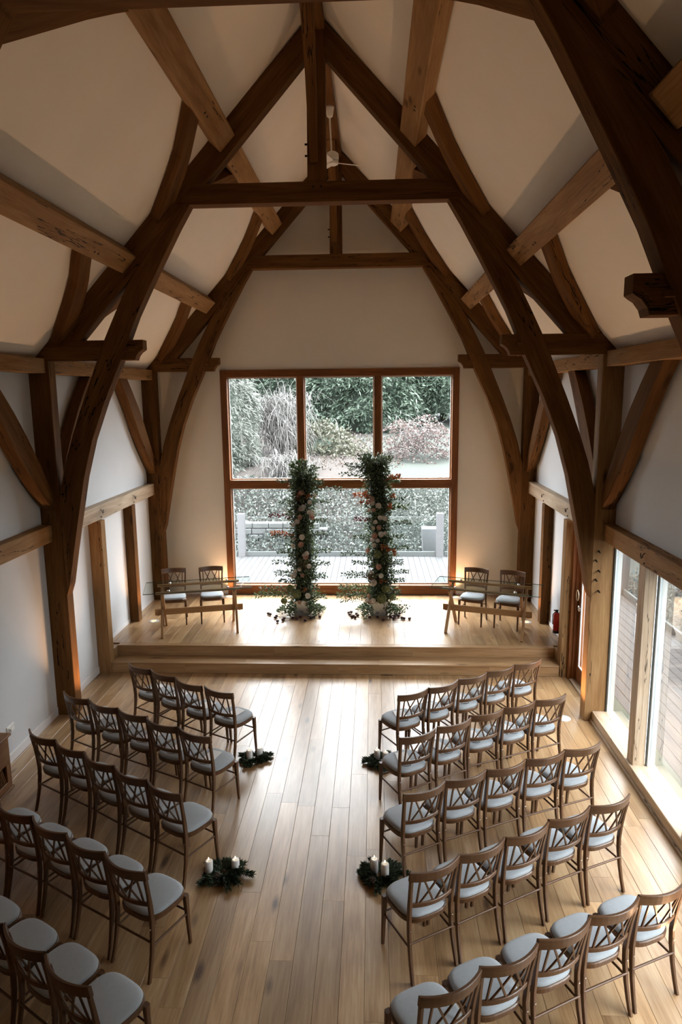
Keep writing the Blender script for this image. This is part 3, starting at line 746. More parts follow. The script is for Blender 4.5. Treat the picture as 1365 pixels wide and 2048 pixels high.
for (side, rn), L in ROWS.items():
    for i, (x, y, a) in enumerate(L):
        seat = 'aisle seat' if i == 0 else (f'{ORD[i]} seat from aisle')
        place_chair(x, y, 0.0, R(a), f'cross-back chair, {seat} in the {ROWN[rn]}, {side} block', f'chairs in the {side} seating block')
        if rn <= 2:
            th = R(a); fx, fy = -math.sin(th), math.cos(th); rx, ry = math.cos(th), math.sin(th)
            k = .235; q = random.uniform(-.02, .02)
            loc = (x + fx * k + rx * q, y + fy * k + ry * q, .4905)
            lab = f'white booklet with ribbon on the {seat}, {ROWN[rn]}, {side} block'
            rot = th + R(random.uniform(-14, 14) + (8 if side == 'left' else -8))
            if card is None:
                card = make_card(lab); card.location = loc; card.rotation_euler = (0, 0, rot); card['group'] = 'booklets on the seats'
            else: dup(card, loc, rot, lab, 'booklets on the seats')
place_chair(-2.17, 11.18, STG, R(180 + 14), 'cross-back chair behind the left glass table, nearer the window', 'chairs behind the glass tables')
place_chair(-2.775, 11.05, STG, R(180 + 14), 'cross-back chair behind the left glass table, nearer the left wall', 'chairs behind the glass tables')
place_chair(2.34, 11.10, STG, R(180 - 22), 'cross-back chair behind the right glass table, nearer the window', 'chairs behind the glass tables')
place_chair(2.90, 10.92, STG, R(180 - 24), 'cross-back chair behind the right glass table, nearer the right wall', 'chairs behind the glass tables')

# ------------------------------------------------------------------ glass tables on the stage
def table(loc, rz, label, ln=1.68, dp=0.70, legx=0.57):
    t = thing('trestle_table', label, 'table', loc, rz, 'glass trestle tables')
    H = .745
    m = MB()
    a, b = ln / 2, dp / 2; q = .0
    top = [V((-a, -b, H)), V((a, -b, H)), V((a, b, H)), V((-a, b, H))]; bot = [p - V((0, 0, .012)) for p in top]
    m.face(top); o = m.obj('glass_top', TGLASS, t)
    m = MB()
    for i in range(4):
        j = (i + 1) % 4; m.face([bot[i], bot[j], top[j], top[i]])
    m.obj('glass_edge', TEDGE, t)
    for s in (-1, 1):
        m = MB(); m.beam((s * (legx + .018), -.33, 0.0), (s * (legx + .018), .24, H - .05), .036, .075, (1, 0, 0), .005); m.obj('leg', TABLEW, t)
        m = MB(); m.beam((s * (legx - .018), .33, 0.0), (s * (legx - .018), -.24, H - .05), .036, .075, (1, 0, 0), .005); m.obj('leg', TABLEW, t)
        m = MB(); m.box((s * (legx + .075) - .012, -.035, .285), (s * (legx + .075) + .012, .035, .30), .003); m.obj('wedge_peg', TABLEW, t)
    m = MB(); m.beam((-.70, 0.0, .335), (.70, 0.0, .335), .028, .10, (0, 1, 0), .004); m.obj('stretcher_rail', TABLEW, t)
    for y in (-.23, .23):
        m = MB(); m.beam((-.66, y, H - .035), (.66, y, H - .035), .05, .035, (0, 1, 0), .005); rl = m.obj('top_rail', TABLEW, t)
        for x in (-.46, .46):
            c = MB(); c.lathe([(.0, 0), (.022, 0), (.022, .008), (.012, .012), (.012, .020), (.0, .020)], 14, (x, y, H - .021)); c.obj('clamp', CHROME, rl)
            c = MB(); c.lathe([(.0, 0), (.024, 0), (.024, .006), (.0, .010)], 14, (x, y, H + .001)); c.obj('clamp', CHROME, rl)
    return t
table((-2.215, 10.50, STG), R(14), 'glass-topped trestle table with crossed wooden legs, left of the window')
table((2.415, 10.49, STG), R(-18), 'glass-topped trestle table with crossed wooden legs, right of the window')

# ------------------------------------------------------------------ flower columns
def rose_mesh(mat, name='rose'):
    m = MB(); rr = random.Random(5)
    for ring, (n, r0, r1, h0, h1) in enumerate(((6, .35, 1.0, -.15, .42), (5, .28, .78, 0, .60), (5, .2, .52, .1, .70), (3, .1, .28, .2, .74))):
        for k in range(n):
            a = 2 * math.pi * (k + ring * .4) / n; w = math.pi / n * 1.25
            rows = []
            for i in range(4):
                f = i / 3; rad = r0 + (r1 - r0) * math.sin(f * math.pi / 2 * 1.15); h = h0 + (h1 - h0) * f
                ww = w * (0.7 + .5 * math.sin(f * math.pi * .8)) * (1 if i < 3 else .6)
                rows.append([V((rad * math.cos(a + ww * u), rad * math.sin(a + ww * u), h - .06 * abs(u))) for u in (-1, -.4, .4, 1)])
            m.grid(rows, smooth=True)
    m.lathe([(.0, -.3), (.35, -.2), (.4, .1), (.0, .35)], 8)
    return m.mesh(name, mat)
RM = {'w': rose_mesh(ROSEW), 'p': rose_mesh(ROSEP), 'o': rose_mesh(ROSEO)}
def column(name_side, cx, cy, top, roses, hyds, oranges, sprays, lab):
    t = thing('flower_column', lab, 'flowers', (cx, cy, STG), 0, 'flower columns on the stage')
    O = V(t.location)
    def add(mb, nm, mat): o = mb.obj(nm, mat, t); return o
    H = top - STG
    prof = lambda z: cx * 0
    def axis(z):   # centre line wanders a little with height (local coordinates)
        f = z / H
        if name_side == 'left': return V((.02 + .05 * f + .02 * math.sin(f * 7), 0, z))
        return V((.02 - .06 * max(0, f - .75) * 4 + .02 * math.sin(f * 6), 0, z))
    def rad(z):
        f = z / H
        return .235 - .04 * f + (.07 * (1 - f / .15) if f < .15 else 0) + .02 * math.sin(f * 19)
    # moss core
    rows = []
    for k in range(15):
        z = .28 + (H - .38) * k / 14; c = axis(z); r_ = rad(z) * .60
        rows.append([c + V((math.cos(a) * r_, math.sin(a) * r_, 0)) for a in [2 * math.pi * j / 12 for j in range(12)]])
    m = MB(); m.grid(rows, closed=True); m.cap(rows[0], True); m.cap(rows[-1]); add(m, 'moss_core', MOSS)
    # dense foliage
    def cloud(n, mat, nm, zlo, zhi, rmin, rmax, ln, wd, outw=.8):
        z = rng.uniform(zlo, zhi, n); a = rng.uniform(0, 2 * np.pi, n)
        ax = np.array([list(axis(q)) for q in z]); rr = np.array([rad(q) for q in z]) * rng.uniform(rmin, rmax, n)
        # clumpy outline
        bump = np.array([1 + .28 * mnoise.noise(V((math.cos(b) * 1.6, math.sin(b) * 1.6, q * 4.5 + cx * 9))) for b, q in zip(a, z)])
        rr = rr * bump
        base = ax + np.stack([np.cos(a) * rr, np.sin(a) * rr, np.zeros(n)], 1)
        d = np.stack([np.cos(a) * outw, np.sin(a) * outw, rng.normal(0.1, .6, n)], 1) + rng.normal(0, .5, (n, 3))
        return put_leaves(nm, base, d, rng.uniform(ln * .6, ln * 1.2, n), rng.uniform(wd * .7, wd * 1.2, n), mat, t)
    cloud(4200, LEAFD, 'foliage', .25, H - .05, .45, .96, .055, .026)
    cloud(1500, LEAFM, 'foliage', .25, H, .7, 1.3, .05, .02)
    cloud(700, LEAFD, 'foliage', H - .38, H + .04, .5, 1.35, .06, .026)
    # skirt of foliage at the foot
    n = 1300; a = rng.uniform(0, 2 * np.pi, n); rr = rng.uniform(.1, .37, n) * (1 + .25 * np.sin(a * 3 + cx)); zz = np.clip(rng.uniform(.01, .30, n) * (1.1 - rr * 2.2), .012, .4)
    keep = ~((np.abs(a - 1.5 * np.pi) < .55) & (zz < .26))
    base = np.stack([np.cos(a) * rr, np.sin(a) * rr, zz], 1)[keep]; dd = np.stack([np.cos(a), np.sin(a), rng.uniform(0.02, .6, n)], 1)[keep] + np.abs(rng.normal(0, .3, (keep.sum(), 3))) * [0, 0, 1]
    put_leaves('foliage', base, dd, .055, .022, LEAFD, t)
    # roses
    for i, (x, z) in enumerate(roses):
        size = (.037, .043, .050)[i % 3] * (1.25 if (i * 7) % 10 == 0 else 1)
        kind = 'w' if (i * 5) % 7 > 1 else 'p'
        zl = z - STG; c = axis(zl); dx = x - cx - c.x; rr = rad(zl) * 1.04
        dx = max(-rr * .95, min(rr * .95, dx)); yy = -math.sqrt(max(rr * rr - dx * dx, .0004))
        o = bpy.data.objects.new('rose', RM[kind]); link(o, t); o.location = (c.x + dx, yy, zl)
        o.scale = (size,) * 3; o.rotation_euler = V((dx * 1.0, yy - .05, .12 + random.uniform(-.1, .1))).to_track_quat('Z', 'Y').to_euler()
    for (x, z) in oranges:
        zl = z - STG; c = axis(zl); dx = x - cx - c.x
        n = 26; base = np.tile(np.array([[c.x + dx, -rad(zl) * .75, zl]]), (n, 1)) + rng.normal(0, .018, (n, 3)); d = np.array([[dx * 2, -.5, .1]]) + rng.normal(0, .7, (n, 3))
        put_leaves('rust_leaves', base, d, .055, .032, LEAFR, t)
    for (x, z, rr_) in hyds:
        zl = z - STG; dx = x - cx
        n = 230; d = unit(rng.normal(size=(n, 3))); base = np.array([[dx, -.17, zl]]) + d * rr_ * .82
        side = rng.normal(size=(n, 3)); dd = unit(np.cross(d, side)) + d * .25
        o = put_leaves('hydrangea_head', base - dd * .012, dd, rr_ * .42, rr_ * .40, HYD, t, .1)
        s_ = MB(); s_.lathe([(.0, -rr_ * .8), (rr_ * .6, -rr_ * .5), (rr_ * .8, 0), (rr_ * .6, rr_ * .5), (.0, rr_ * .8)], 10, (dx, -.17, zl)); s_.obj('core', HYD, o)
    # arching branches
    for (x, z, kind) in sprays:
        zl = z - STG; tip = V((x - cx, random.uniform(-.10, .06), zl)); zb = max(.12, min(H - .05, zl - (.10 if zl < H - .1 else .28)))
        st_ = axis(zb) + V((0, -.03, 0)); L_ = (tip - st_).length
        mid = st_.lerp(tip, .5) + V((0, 0, L_ * .16)); N = 14
        pts = [st_.lerp(mid, f).lerp(mid.lerp(tip, f), f) for f in [k / N for k in range(N + 1)]]
        m = MB(); m.tube(pts, [.0035 - .0022 * k / N for k in range(N + 1)], 5); br = add(m, 'branch', STEM)
        den = {'e': 8, 'f': 20, 'b': 7, 'r': 8, 'g': 8, 'd': 14}[kind]; mat = {'e': LEAFD, 'f': LEAFM, 'b': LEAFB, 'r': LEAFR, 'g': LEAFM, 'd': LEAFD}[kind]
        lw = {'e': (.042, .026), 'f': (.075, .013), 'b': (.042, .026), 'r': (.05, .03), 'g': (.065, .034), 'd': (.042, .02)}[kind]
        bs = []; ds = []
        for k in range(3, N + 1):
            p_ = pts[k]; tn = (pts[k] - pts[k - 1]).normalized()
            for q in range(den):
                off = V((random.gauss(0, 1), random.gauss(0, 1), random.gauss(0, 1))); off = (off - tn * off.dot(tn)).normalized()
                bs.append(p_ + tn * random.uniform(-.03, .03) + off * random.uniform(0, .022 if kind != 'd' else .04)); ds.append(off * .9 + tn * .7)
        put_leaves('leaves', np.array([list(b) for b in bs]), np.array([list(b) for b in ds]), lw[0], lw[1], mat, br)
    # tuft of brown grass
    n = 160; zz = (.95 if name_side == 'left' else .72); sx_ = .06 if name_side == 'left' else -.10
    base = np.array([[sx_, -.12, zz - .1]]) + rng.normal(0, .02, (n, 3)); d = np.array([[sx_ * 3, -.5, .9]]) + rng.normal(0, .35, (n, 3))
    put_leaves('grass_plume', base, d, rng.uniform(.12, .24, n), .006, BUSHY, t)
    return t
LR = [(-0.573, 2.477), (-0.447, 2.31), (-0.563, 2.217), (-0.596, 2.206), (-0.545, 2.239), (-0.415, 2.134), (-0.465, 2.146), (-0.604, 2.068), (-0.652, 1.987), (-0.72, 1.92), (-0.423, 2.049), (-0.58, 1.724), (-0.719, 1.678), (-0.728, 1.565), (-0.598, 1.599), (-0.546, 1.417), (-0.507, 1.451), (-0.524, 1.394), (-0.629, 1.181), (-0.704, 1.126), (-0.733, 1.038), (-0.582, 1.068), (-0.476, 1.223), (-0.503, 0.714), (-0.629, 0.608), (-0.573, 0.597), (-.372, 2.405)]
RR_ = [(0.601, 2.369), (0.611, 2.303), (0.699, 2.262), (0.626, 2.178), (0.727, 2.054), (0.797, 2.036), (0.615, 1.875), (0.709, 1.884), (0.742, 1.768), (0.812, 1.785), (0.639, 1.741), (0.61, 1.673), (0.687, 1.664), (0.632, 1.587), (0.532, 1.479), (0.654, 1.98), (0.556, 2.17), (0.704, 1.224), (0.58, 1.105), (0.742, 1.064), (0.624, 0.937), (0.54, 0.694), (0.507, 0.613), (0.614, 0.637), (0.574, 0.613)]
column('left', -0.63, 11.30, 2.86, LR, [(-.693, .726, .085), (-.914, .602, .06), (-.814, .835, .065)], [(-.623, 2.42), (-.476, 2.409), (-.556, .801)],
       [(-1.14, 2.061, 'b'), (-1.126, 1.742, 'r'), (-1.10, 1.70, 'e'), (-1.095, 1.235, 'e'), (-1.386, .672, 'f'), (-1.33, .76, 'd'), (-.99, 2.645, 'e'), (.095, 2.52, 'e'), (-.119, 1.444, 'e'), (-.167, 1.213, 'e'), (-.201, 1.969, 'e'), (-.221, .652, 'e'), (-.293, .392, 'd'), (-.627, 2.976, 'g'), (-.739, 2.932, 'g'), (-.13, 2.307, 'e'), (-.989, .932, 'e'), (-.20, 1.75, 'e'), (-1.0, 1.45, 'e'), (-.95, 2.3, 'e'), (-.22, 1.0, 'd'), (-1.05, 1.05, 'd'), (-.25, 2.62, 'd'), (-.52, 2.98, 'd')],
       'left column of foliage and white roses before the gable window')
column('right', 0.70, 11.30, 3.05, RR_, [(.686, 1.418, .075), (.819, .824, .075), (.752, .655, .095), (.919, .679, .06)], [(.426, 2.306), (.546, 2.317), (.492, 2.449), (.883, 2.239), (.937, 2.415), (.775, 1.558), (.863, 1.524), (.951, 1.456), (.748, .948)],
       [(.085, 2.751, 'e'), (.186, 2.905, 'e'), (.362, 3.068, 'e'), (.083, 1.398, 'e'), (.261, 1.236, 'e'), (.102, 1.051, 'e'), (.169, 1.004, 'e'), (.03, .677, 'f'), (.08, .60, 'd'), (.06, .80, 'f'), (1.151, 2.213, 'g'), (1.13, 2.35, 'e'), (1.241, 1.944, 'e'), (1.2, 1.513, 'e'), (1.18, 1.076, 'e'), (1.206, .469, 'e'), (.799, 3.011, 'd'), (1.018, 2.658, 'f'), (1.04, 2.72, 'r'), (.314, 2.406, 'r'), (.311, 2.013, 'b'), (.537, 3.078, 'd'), (.711, 3.055, 'e'), (.25, 2.85, 'd'), (.45, 3.0, 'd'), (1.12, 1.7, 'e'), (1.1, 1.25, 'd'), (1.05, .75, 'd'), (.3, 1.7, 'e'), (1.13, .95, 'e')],
       'right column of foliage and white roses before the gable window')
def mirror_box(x, y, w, label):
    t = thing('plinth', label, 'plinth', (x, y, STG))
    m = MB(); m.box((-w / 2, -w / 2, 0), (w / 2, w / 2, .26), .004, axis=2); m.obj('box', MIRROR, t)
mirror_box(-.63, 11.34, .26, 'small mirrored box half hidden under the left flower column')
mirror_box(.71, 11.34, .30, 'mirrored square box under the right flower column')
# dried seed heads scattered at the foot of the columns
sm = MB()
for i in range(3): pass
def seed_mesh():
    m = MB(); rr = random.Random(2)
    m.lathe([(.0, 0.0), (.012, .004), (.02, .016), (.019, .028), (.01, .038), (.0, .040)], 9, (0, 0, 0))
    for k in range(14):
        a = k * 2.4; z = .008 + .028 * (k / 14); r_ = .018
        c = V((math.cos(a) * r_, math.sin(a) * r_, z)); m.lathe([(.0, -.003), (.005, .0), (.004, .006), (.0, .009)], 5, c, (math.cos(a), math.sin(a), .5))
    m.tube([(.0, 0, .012), (.05, .01, .004)], .002, 4)
    return m.mesh('seed_head', SEED)
SM = seed_mesh()
for side, pts in (('left', [(-1.21, 11.235), (-1.17, 11.20), (-1.06, 11.026), (-1.05, 11.10), (-.993, 10.836), (-.913, 10.904), (-.9, 10.973), (-.687, 10.976), (-.533, 10.89), (-.631, 11.06), (-.444, 11.014), (-.402, 11.049), (-.758, 11.009), (-.30, 11.08)]),
                  ('right', [(.206, 11.199), (.184, 11.306), (.269, 11.129), (.304, 11.06), (.347, 11.165), (.228, 11.343), (.551, 11.064), (.685, 11.08), (.777, 10.93), (.90, 11.10), (.977, 11.14), (1.003, 11.246), (1.04, 11.141), (1.096, 11.037), (1.129, 11.017), (1.221, 11.005), (1.061, 11.282), (.963, 11.035), (.24, 11.10), (.32, 11.24)])):
    for (x, y) in pts:
        o = bpy.data.objects.new('seed_head', SM); link(o); o.location = (x, y, STG + .001); o.rotation_euler = (0, 0, random.uniform(0, 6)); o.scale = (1.15,) * 3
        tag(o, f'small dark dried seed head scattered on the stage under the {side} flower column', 'seed head', f'seed heads under the {side} flower column')

# ------------------------------------------------------------------ candles in greenery on the aisle
def candle(x, y, h, label, lit=True, r=.034):
    t = thing('pillar_candle', label, 'candle', (x, y, .003), 0, 'pillar candles along the aisle')
    m = MB(); m.lathe([(.0, 0), (r, 0), (r, h - .008), (r - .006, h), (r - .014, h - .001), (.006, h - .006), (.0, h - .006)], 22); m.obj('wax', WAX, t)
    m = MB(); m.tube([(0, 0, h - .006), (.001, 0, h + .010)], .0014, 5); wk = m.obj('wick', BLACKP, t)
    if lit:
        m = MB(); m.lathe([(.0, h + .004), (.004, h + .009), (.005, h + .014), (.003, h + .024), (.0, h + .032)], 8); m.obj('flame', FLAME, t)
def greenery(x, y, label, spread, seed, cones):
    t = thing('greenery_bunch', label, 'greenery', (x, y, 0), 0, 'fir sprigs round the candles')
    rr = random.Random(seed)
    for k in range(19):
        a = 2 * math.pi * k / 19 + rr.uniform(-.2, .2); L_ = spread * rr.uniform(.45, 1.0)
        st_ = V((math.cos(a) * .05, math.sin(a) * .04, .03)); tip = V((math.cos(a) * L_, math.sin(a) * L_ * .82, rr.uniform(.012, .035)))
        N = 8; pts = [st_.lerp(tip, i / N) + V((0, 0, .015 * math.sin(math.pi * i / N))) for i in range(N + 1)]
        m = MB(); m.tube(pts, [.004 - .0025 * i / N for i in range(N + 1)], 5); br = m.obj('sprig', STEM, t)
        bs = []; ds = []
        for i in range(N + 1):
            tn = (tip - st_).normalized()
            for q in range(20):
                off = V((rr.gauss(0, 1), rr.gauss(0, 1), rr.gauss(.1, .45))); off = (off - tn * off.dot(tn)).normalized()
                b = pts[i] + tn * rr.uniform(-.02, .02); d = off * .7 + tn * .8
                if b.z + d.normalized().z * .05 < .008: d.z = abs(d.z)
                bs.append(list(b)); ds.append(list(d))
        put_leaves('needles', np.array(bs), np.array(ds), rr.uniform(.04, .055), .012, FIR, br)
    for (cx_, cy_) in cones:
        m = MB()
        for k in range(30):
            f = k / 30; a = k * 2.4; r_ = .022 * math.sin(.4 + f * 2.5); c = V((cx_ + math.cos(a) * r_, cy_ + math.sin(a) * r_, .03 + f * .045))
            m.lathe([(.0, -.002), (.008, .0), (.007, .008), (.0, .011)], 5, c, (math.cos(a), math.sin(a), .5))
        m.lathe([(.0, .02), (.018, .03), (.016, .06), (.0, .078)], 8, (cx_, cy_, 0)); m.obj('pine_cone', CONE, t)
greenery(-.68, 5.19, 'fir sprigs and a pine cone on the aisle floor, nearer pair on the left', .25, 1, [(-.04, -.085)])
candle(-.805, 5.17, .145, 'taller white pillar candle of the nearer left cluster, beside the pine cone'); candle(-.585, 5.22, .125, 'shorter white pillar candle of the nearer left cluster, towards the aisle')
greenery(.66, 5.20, 'fir sprigs on the aisle floor, nearer pair on the right', .25, 2, [(-.06, -.10)])
candle(.615, 5.24, .145, 'white pillar candle of the nearer right cluster, on the aisle side'); candle(.705, 5.17, .155, 'white pillar candle of the nearer right cluster, beside the chair leg')
greenery(-.735, 7.05, 'fir sprigs on the aisle floor, farther pair on the left', .22, 3, [])
candle(-.785, 7.01, .145, 'white pillar candle of the farther left cluster, by the chair leg'); candle(-.685, 7.10, .125, 'white pillar candle of the farther left cluster, on the aisle side')
greenery(.70, 7.03, 'fir sprigs on the aisle floor, farther pair on the right', .22, 4, [])
candle(.65, 7.07, .135, 'white pillar candle of the farther right cluster, on the aisle side'); candle(.745, 7.02, .135, 'white pillar candle of the farther right cluster, partly behind the chair seat')

# ------------------------------------------------------------------ fan, extinguisher, cabinet, socket
fan = thing('ceiling_fan', 'white ceiling fan hanging from the ridge beyond the middle king post', 'fan', (.03, 10.1, 7.96))
m = MB(); m.lathe([(.0, 0), (.06, 0), (.058, -.02), (.042, -.12), (.02, -.14), (.0, -.14)], 20); m.obj('canopy', WHITEM, fan)
m = MB(); m.tube([(0, 0, -.12), (.02, 0, -.60)], .012, 10); m.obj('rod', WHITEM, fan)
m = MB(); m.lathe([(.0, -.57), (.05, -.575), (.085, -.60), (.09, -.66), (.085, -.685), (.0, -.69)], 24, (.03, 0, 0)); m.obj('motor', WHITEM, fan)
m = MB(); m.lathe([(.0, -.70), (.085, -.70), (.08, -.735), (.06, -.745), (.0, -.748)], 24, (.03, 0, 0)); m.obj('hub', WHITEM, fan)
for a in (12, 132, 252):
    c, s_ = math.cos(R(a)), math.sin(R(a))
    A = [V((.03 + c * r_ - s_ * w, s_ * r_ + c * w, -.715 - .06 * (r_ - .08) + .012)) for r_, w in ((.06, .045), (.16, .05), (.36, .055))]
    B = [V((.03 + c * r_ + s_ * w, s_ * r_ - c * w, -.715 - .06 * (r_ - .08) - .012)) for r_, w in ((.06, .045), (.16, .05), (.40, .055))]
    m = MB(); m.timber(A, B, (0, 0, -.006), .0015); m.obj('blade', WHITEM, fan)
ext = thing('fire_extinguisher', 'red fire extinguisher on the right wall beside the door stud', 'extinguisher', (3.43, 10.15, .42))
m = MB(); m.lathe([(.0, .03), (.05, .035), (.05, .28), (.04, .31), (.018, .325), (.0, .325)], 20); m.obj('cylinder', REDP, ext)
m = MB(); m.lathe([(.0, 0), (.052, 0), (.052, .04), (.0, .04)], 20); m.obj('base_ring', BLACKP, ext)
m = MB(); m.lathe([(.0, .32), (.016, .32), (.016, .35), (.0, .35)], 12); m.box((-.05, -.01, .35), (.02, .01, .365), .002); m.tube([(-.01, .015, .34), (-.05, .04, .28), (-.045, .045, .12)], .007, 7); m.obj('valve', BLACKP, ext)
m = MB(); m.box((.03, -.03, .20), (.07, .03, .24), .002); m.obj('wall_bracket', BLACKP, ext)
cab = thing('radiator_cabinet', 'low oak radiator cabinet with slatted grille against the left wall', 'cabinet', (-3.36, 6.47, 0))
def cb(nm, lo, hi, mat=CABW, axis=None):
    m = MB(); m.box(lo, hi, .004, axis); return m.obj(nm, mat, cab)
cb('top', (-.14, -2.2, .575), (.155, .012, .60), axis=1); cb('side_panel', (-.14, -.03, 0), (.125, -.0, .574), axis=2)
cb('front_panel', (.10, -2.2, .28), (.128, -.031, .574), axis=1); cb('front_panel', (.10, -2.2, .02), (.128, -.031, .09), axis=1)
cb('stile', (.10, -.09, .0905), (.129, -.031, .2795), axis=2); cb('plinth', (.10, -2.2, 0), (.145, -.0, .0195), axis=1)
for k in range(46):
    y = -.10 - k * .024
    m = MB(); m.timber([V((.108, y, .092)), V((.108, y - .06, .278))], [V((.108, y - .011, .092)), V((.108, y - .071, .278))], (.012, 0, 0), .001); m.obj('slat', CABW, cab)
m = MB(); m.box((.085, -2.2, .09), (.095, -.09, .28), .001); m.obj('grille_backing', BLACKP, cab)
sk = thing('wall_socket', 'white wall socket above the skirting behind the cabinet', 'socket', (-3.49, 6.97, .39))
m = MB(); m.box((-.01, -.075, -.045), (.002, .075, .045), .003, axis=1); m.obj('plate', WHITEM, sk)
m = MB(); m.box((.002, -.05, -.02), (.035, -.0, .02), .003); m.obj('plug', WHITEM, sk)

# ------------------------------------------------------------------ outside: deck, balustrade, bank, planting
DZ = -0.05
deck = struct('floor_outside')
m = MB(); m.box((-10, 12.76, DZ - .3), (5.9, 17.25, DZ - .03), .001); m.box((3.76, -6, DZ - .3), (5.9, 12.76, DZ - .03), .001); m.obj('deck_frame', CORE, deck)
nb = 0
x = -6.2
while x < 5.84:
    xb = x + .142
    y0 = 12.77 if x < 3.77 else -4.0
    if x < 3.70 and xb > 3.70: xb = 3.78
    rr_ = random.Random(int(x * 100)); ys = [y0]
    while ys[-1] < 17.2: ys.append(ys[-1] + rr_.uniform(2.6, 4.2))
    ys[-1] = 17.2
    for a, b in zip(ys[:-1], ys[1:]):
        if b - a < .05: continue
        m = MB(); m.box((x, a + .002, DZ - .028), (xb - .004, b - .002, DZ), .003, axis=1); m.obj('deck_board', DECK, deck); nb += 1
    x = xb + .0005
def balpost(x, y, label):
    m = MB(); m.box((x - .09, y - .09, DZ), (x + .09, y + .09, DZ + 1.12), .006, axis=2)
    place(m, 'balustrade_post', label, 'post', POSTW, (x, y, DZ), 'balustrade posts')
BY = 17.15
for i, (x, lb) in enumerate(((-7.1, 'white balustrade post far left beyond the window frame'), (-2.80, 'white balustrade post seen through the lower left pane'), (2.32, 'white balustrade post seen through the lower right pane'), (5.78, 'white balustrade post at the outer deck corner'))): balpost(x, BY, lb)
def balpanel(p0, p1, label):
    p0 = V(p0); p1 = V(p1); t = thing('glass_balustrade', label, 'balustrade', ((p0 + p1) / 2)[:], 0, 'glass balustrade panels')
    a = p0 - (p0 + p1) / 2; b = -a; d = (b - a).normalized(); s_ = V((-d.y, d.x, 0))
    m = MB(); m.face([a + V((0, 0, .06)), b + V((0, 0, .06)), b + V((0, 0, 1.02)), a + V((0, 0, 1.02))]); m.obj('glass', BGLASS, t)
    m = MB(); m.beam(a + V((0, 0, .06)), b + V((0, 0, .06)), .05, .115, s_, .003); m.obj('bottom_rail', RAILM, t)
    m = MB(); m.beam(a + V((0, 0, 1.025)), b + V((0, 0, 1.025)), .014, .010, s_, .002); m.obj('top_rail', RAILM, t)
balpanel((-6.98, BY, DZ), (-2.92, BY, DZ), 'glass balustrade panel at the left end of the terrace')
balpanel((-2.68, BY, DZ), (2.20, BY, DZ), 'glass balustrade panel across the middle of the terrace')
balpanel((2.44, BY, DZ), (5.66, BY, DZ), 'glass balustrade panel right of the terrace')
ysb = [16.95, 13.8, 10.65, 7.5, 4.35, 1.2]
for i in range(5): balpanel((5.78, ysb[i], DZ), (5.78, ysb[i + 1] + .12, DZ), ['glass side balustrade panel nearest the terrace corner', 'second glass side balustrade panel from the terrace corner', 'glass side balustrade panel level with the middle truss', 'glass side balustrade panel level with the right chairs', 'glass side balustrade panel nearest the gallery'][i])
for y, lb in zip(ysb[1:], ('first', 'second', 'third', 'fourth', 'fifth')): balpost(5.78, y + .06 , f'{lb} white balustrade post along the side deck from its corner')
# sloping bank (terrain)
def th(x, y):
    if x > 6.2 and y < 19:
        b = -.7 + .12 * (x - 6.2)
    else:
        k = max(0.0, y - 17.5); b = -.75 + (.50 * k if k < 4.5 else 2.25 + .135 * (k - 4.5))
        b = min(b, 4.2 + .03 * k)
    return b + .10 * mnoise.noise(V((x * .5, y * .5, 0)))
nx, ny = 70, 70
gx = np.linspace(-22, 30, nx); gy = np.linspace(-6, 50, ny)
vv = np.array([[a, b, th(a, b)] for b in gy for a in gx])
# keep the ground under the building
vv[:, 2] = np.where((vv[:, 0] > -4.5) & (vv[:, 0] < 6.0) & (vv[:, 1] < 17.2), -.8, vv[:, 2])
ff = np.array([[j * nx + i, j * nx + i + 1, (j + 1) * nx + i + 1, (j + 1) * nx + i] for j in range(ny - 1) for i in range(nx - 1)])
gr = raw('ground_bank', vv, ff, GROUND, None, True); gr['kind'] = 'structure'

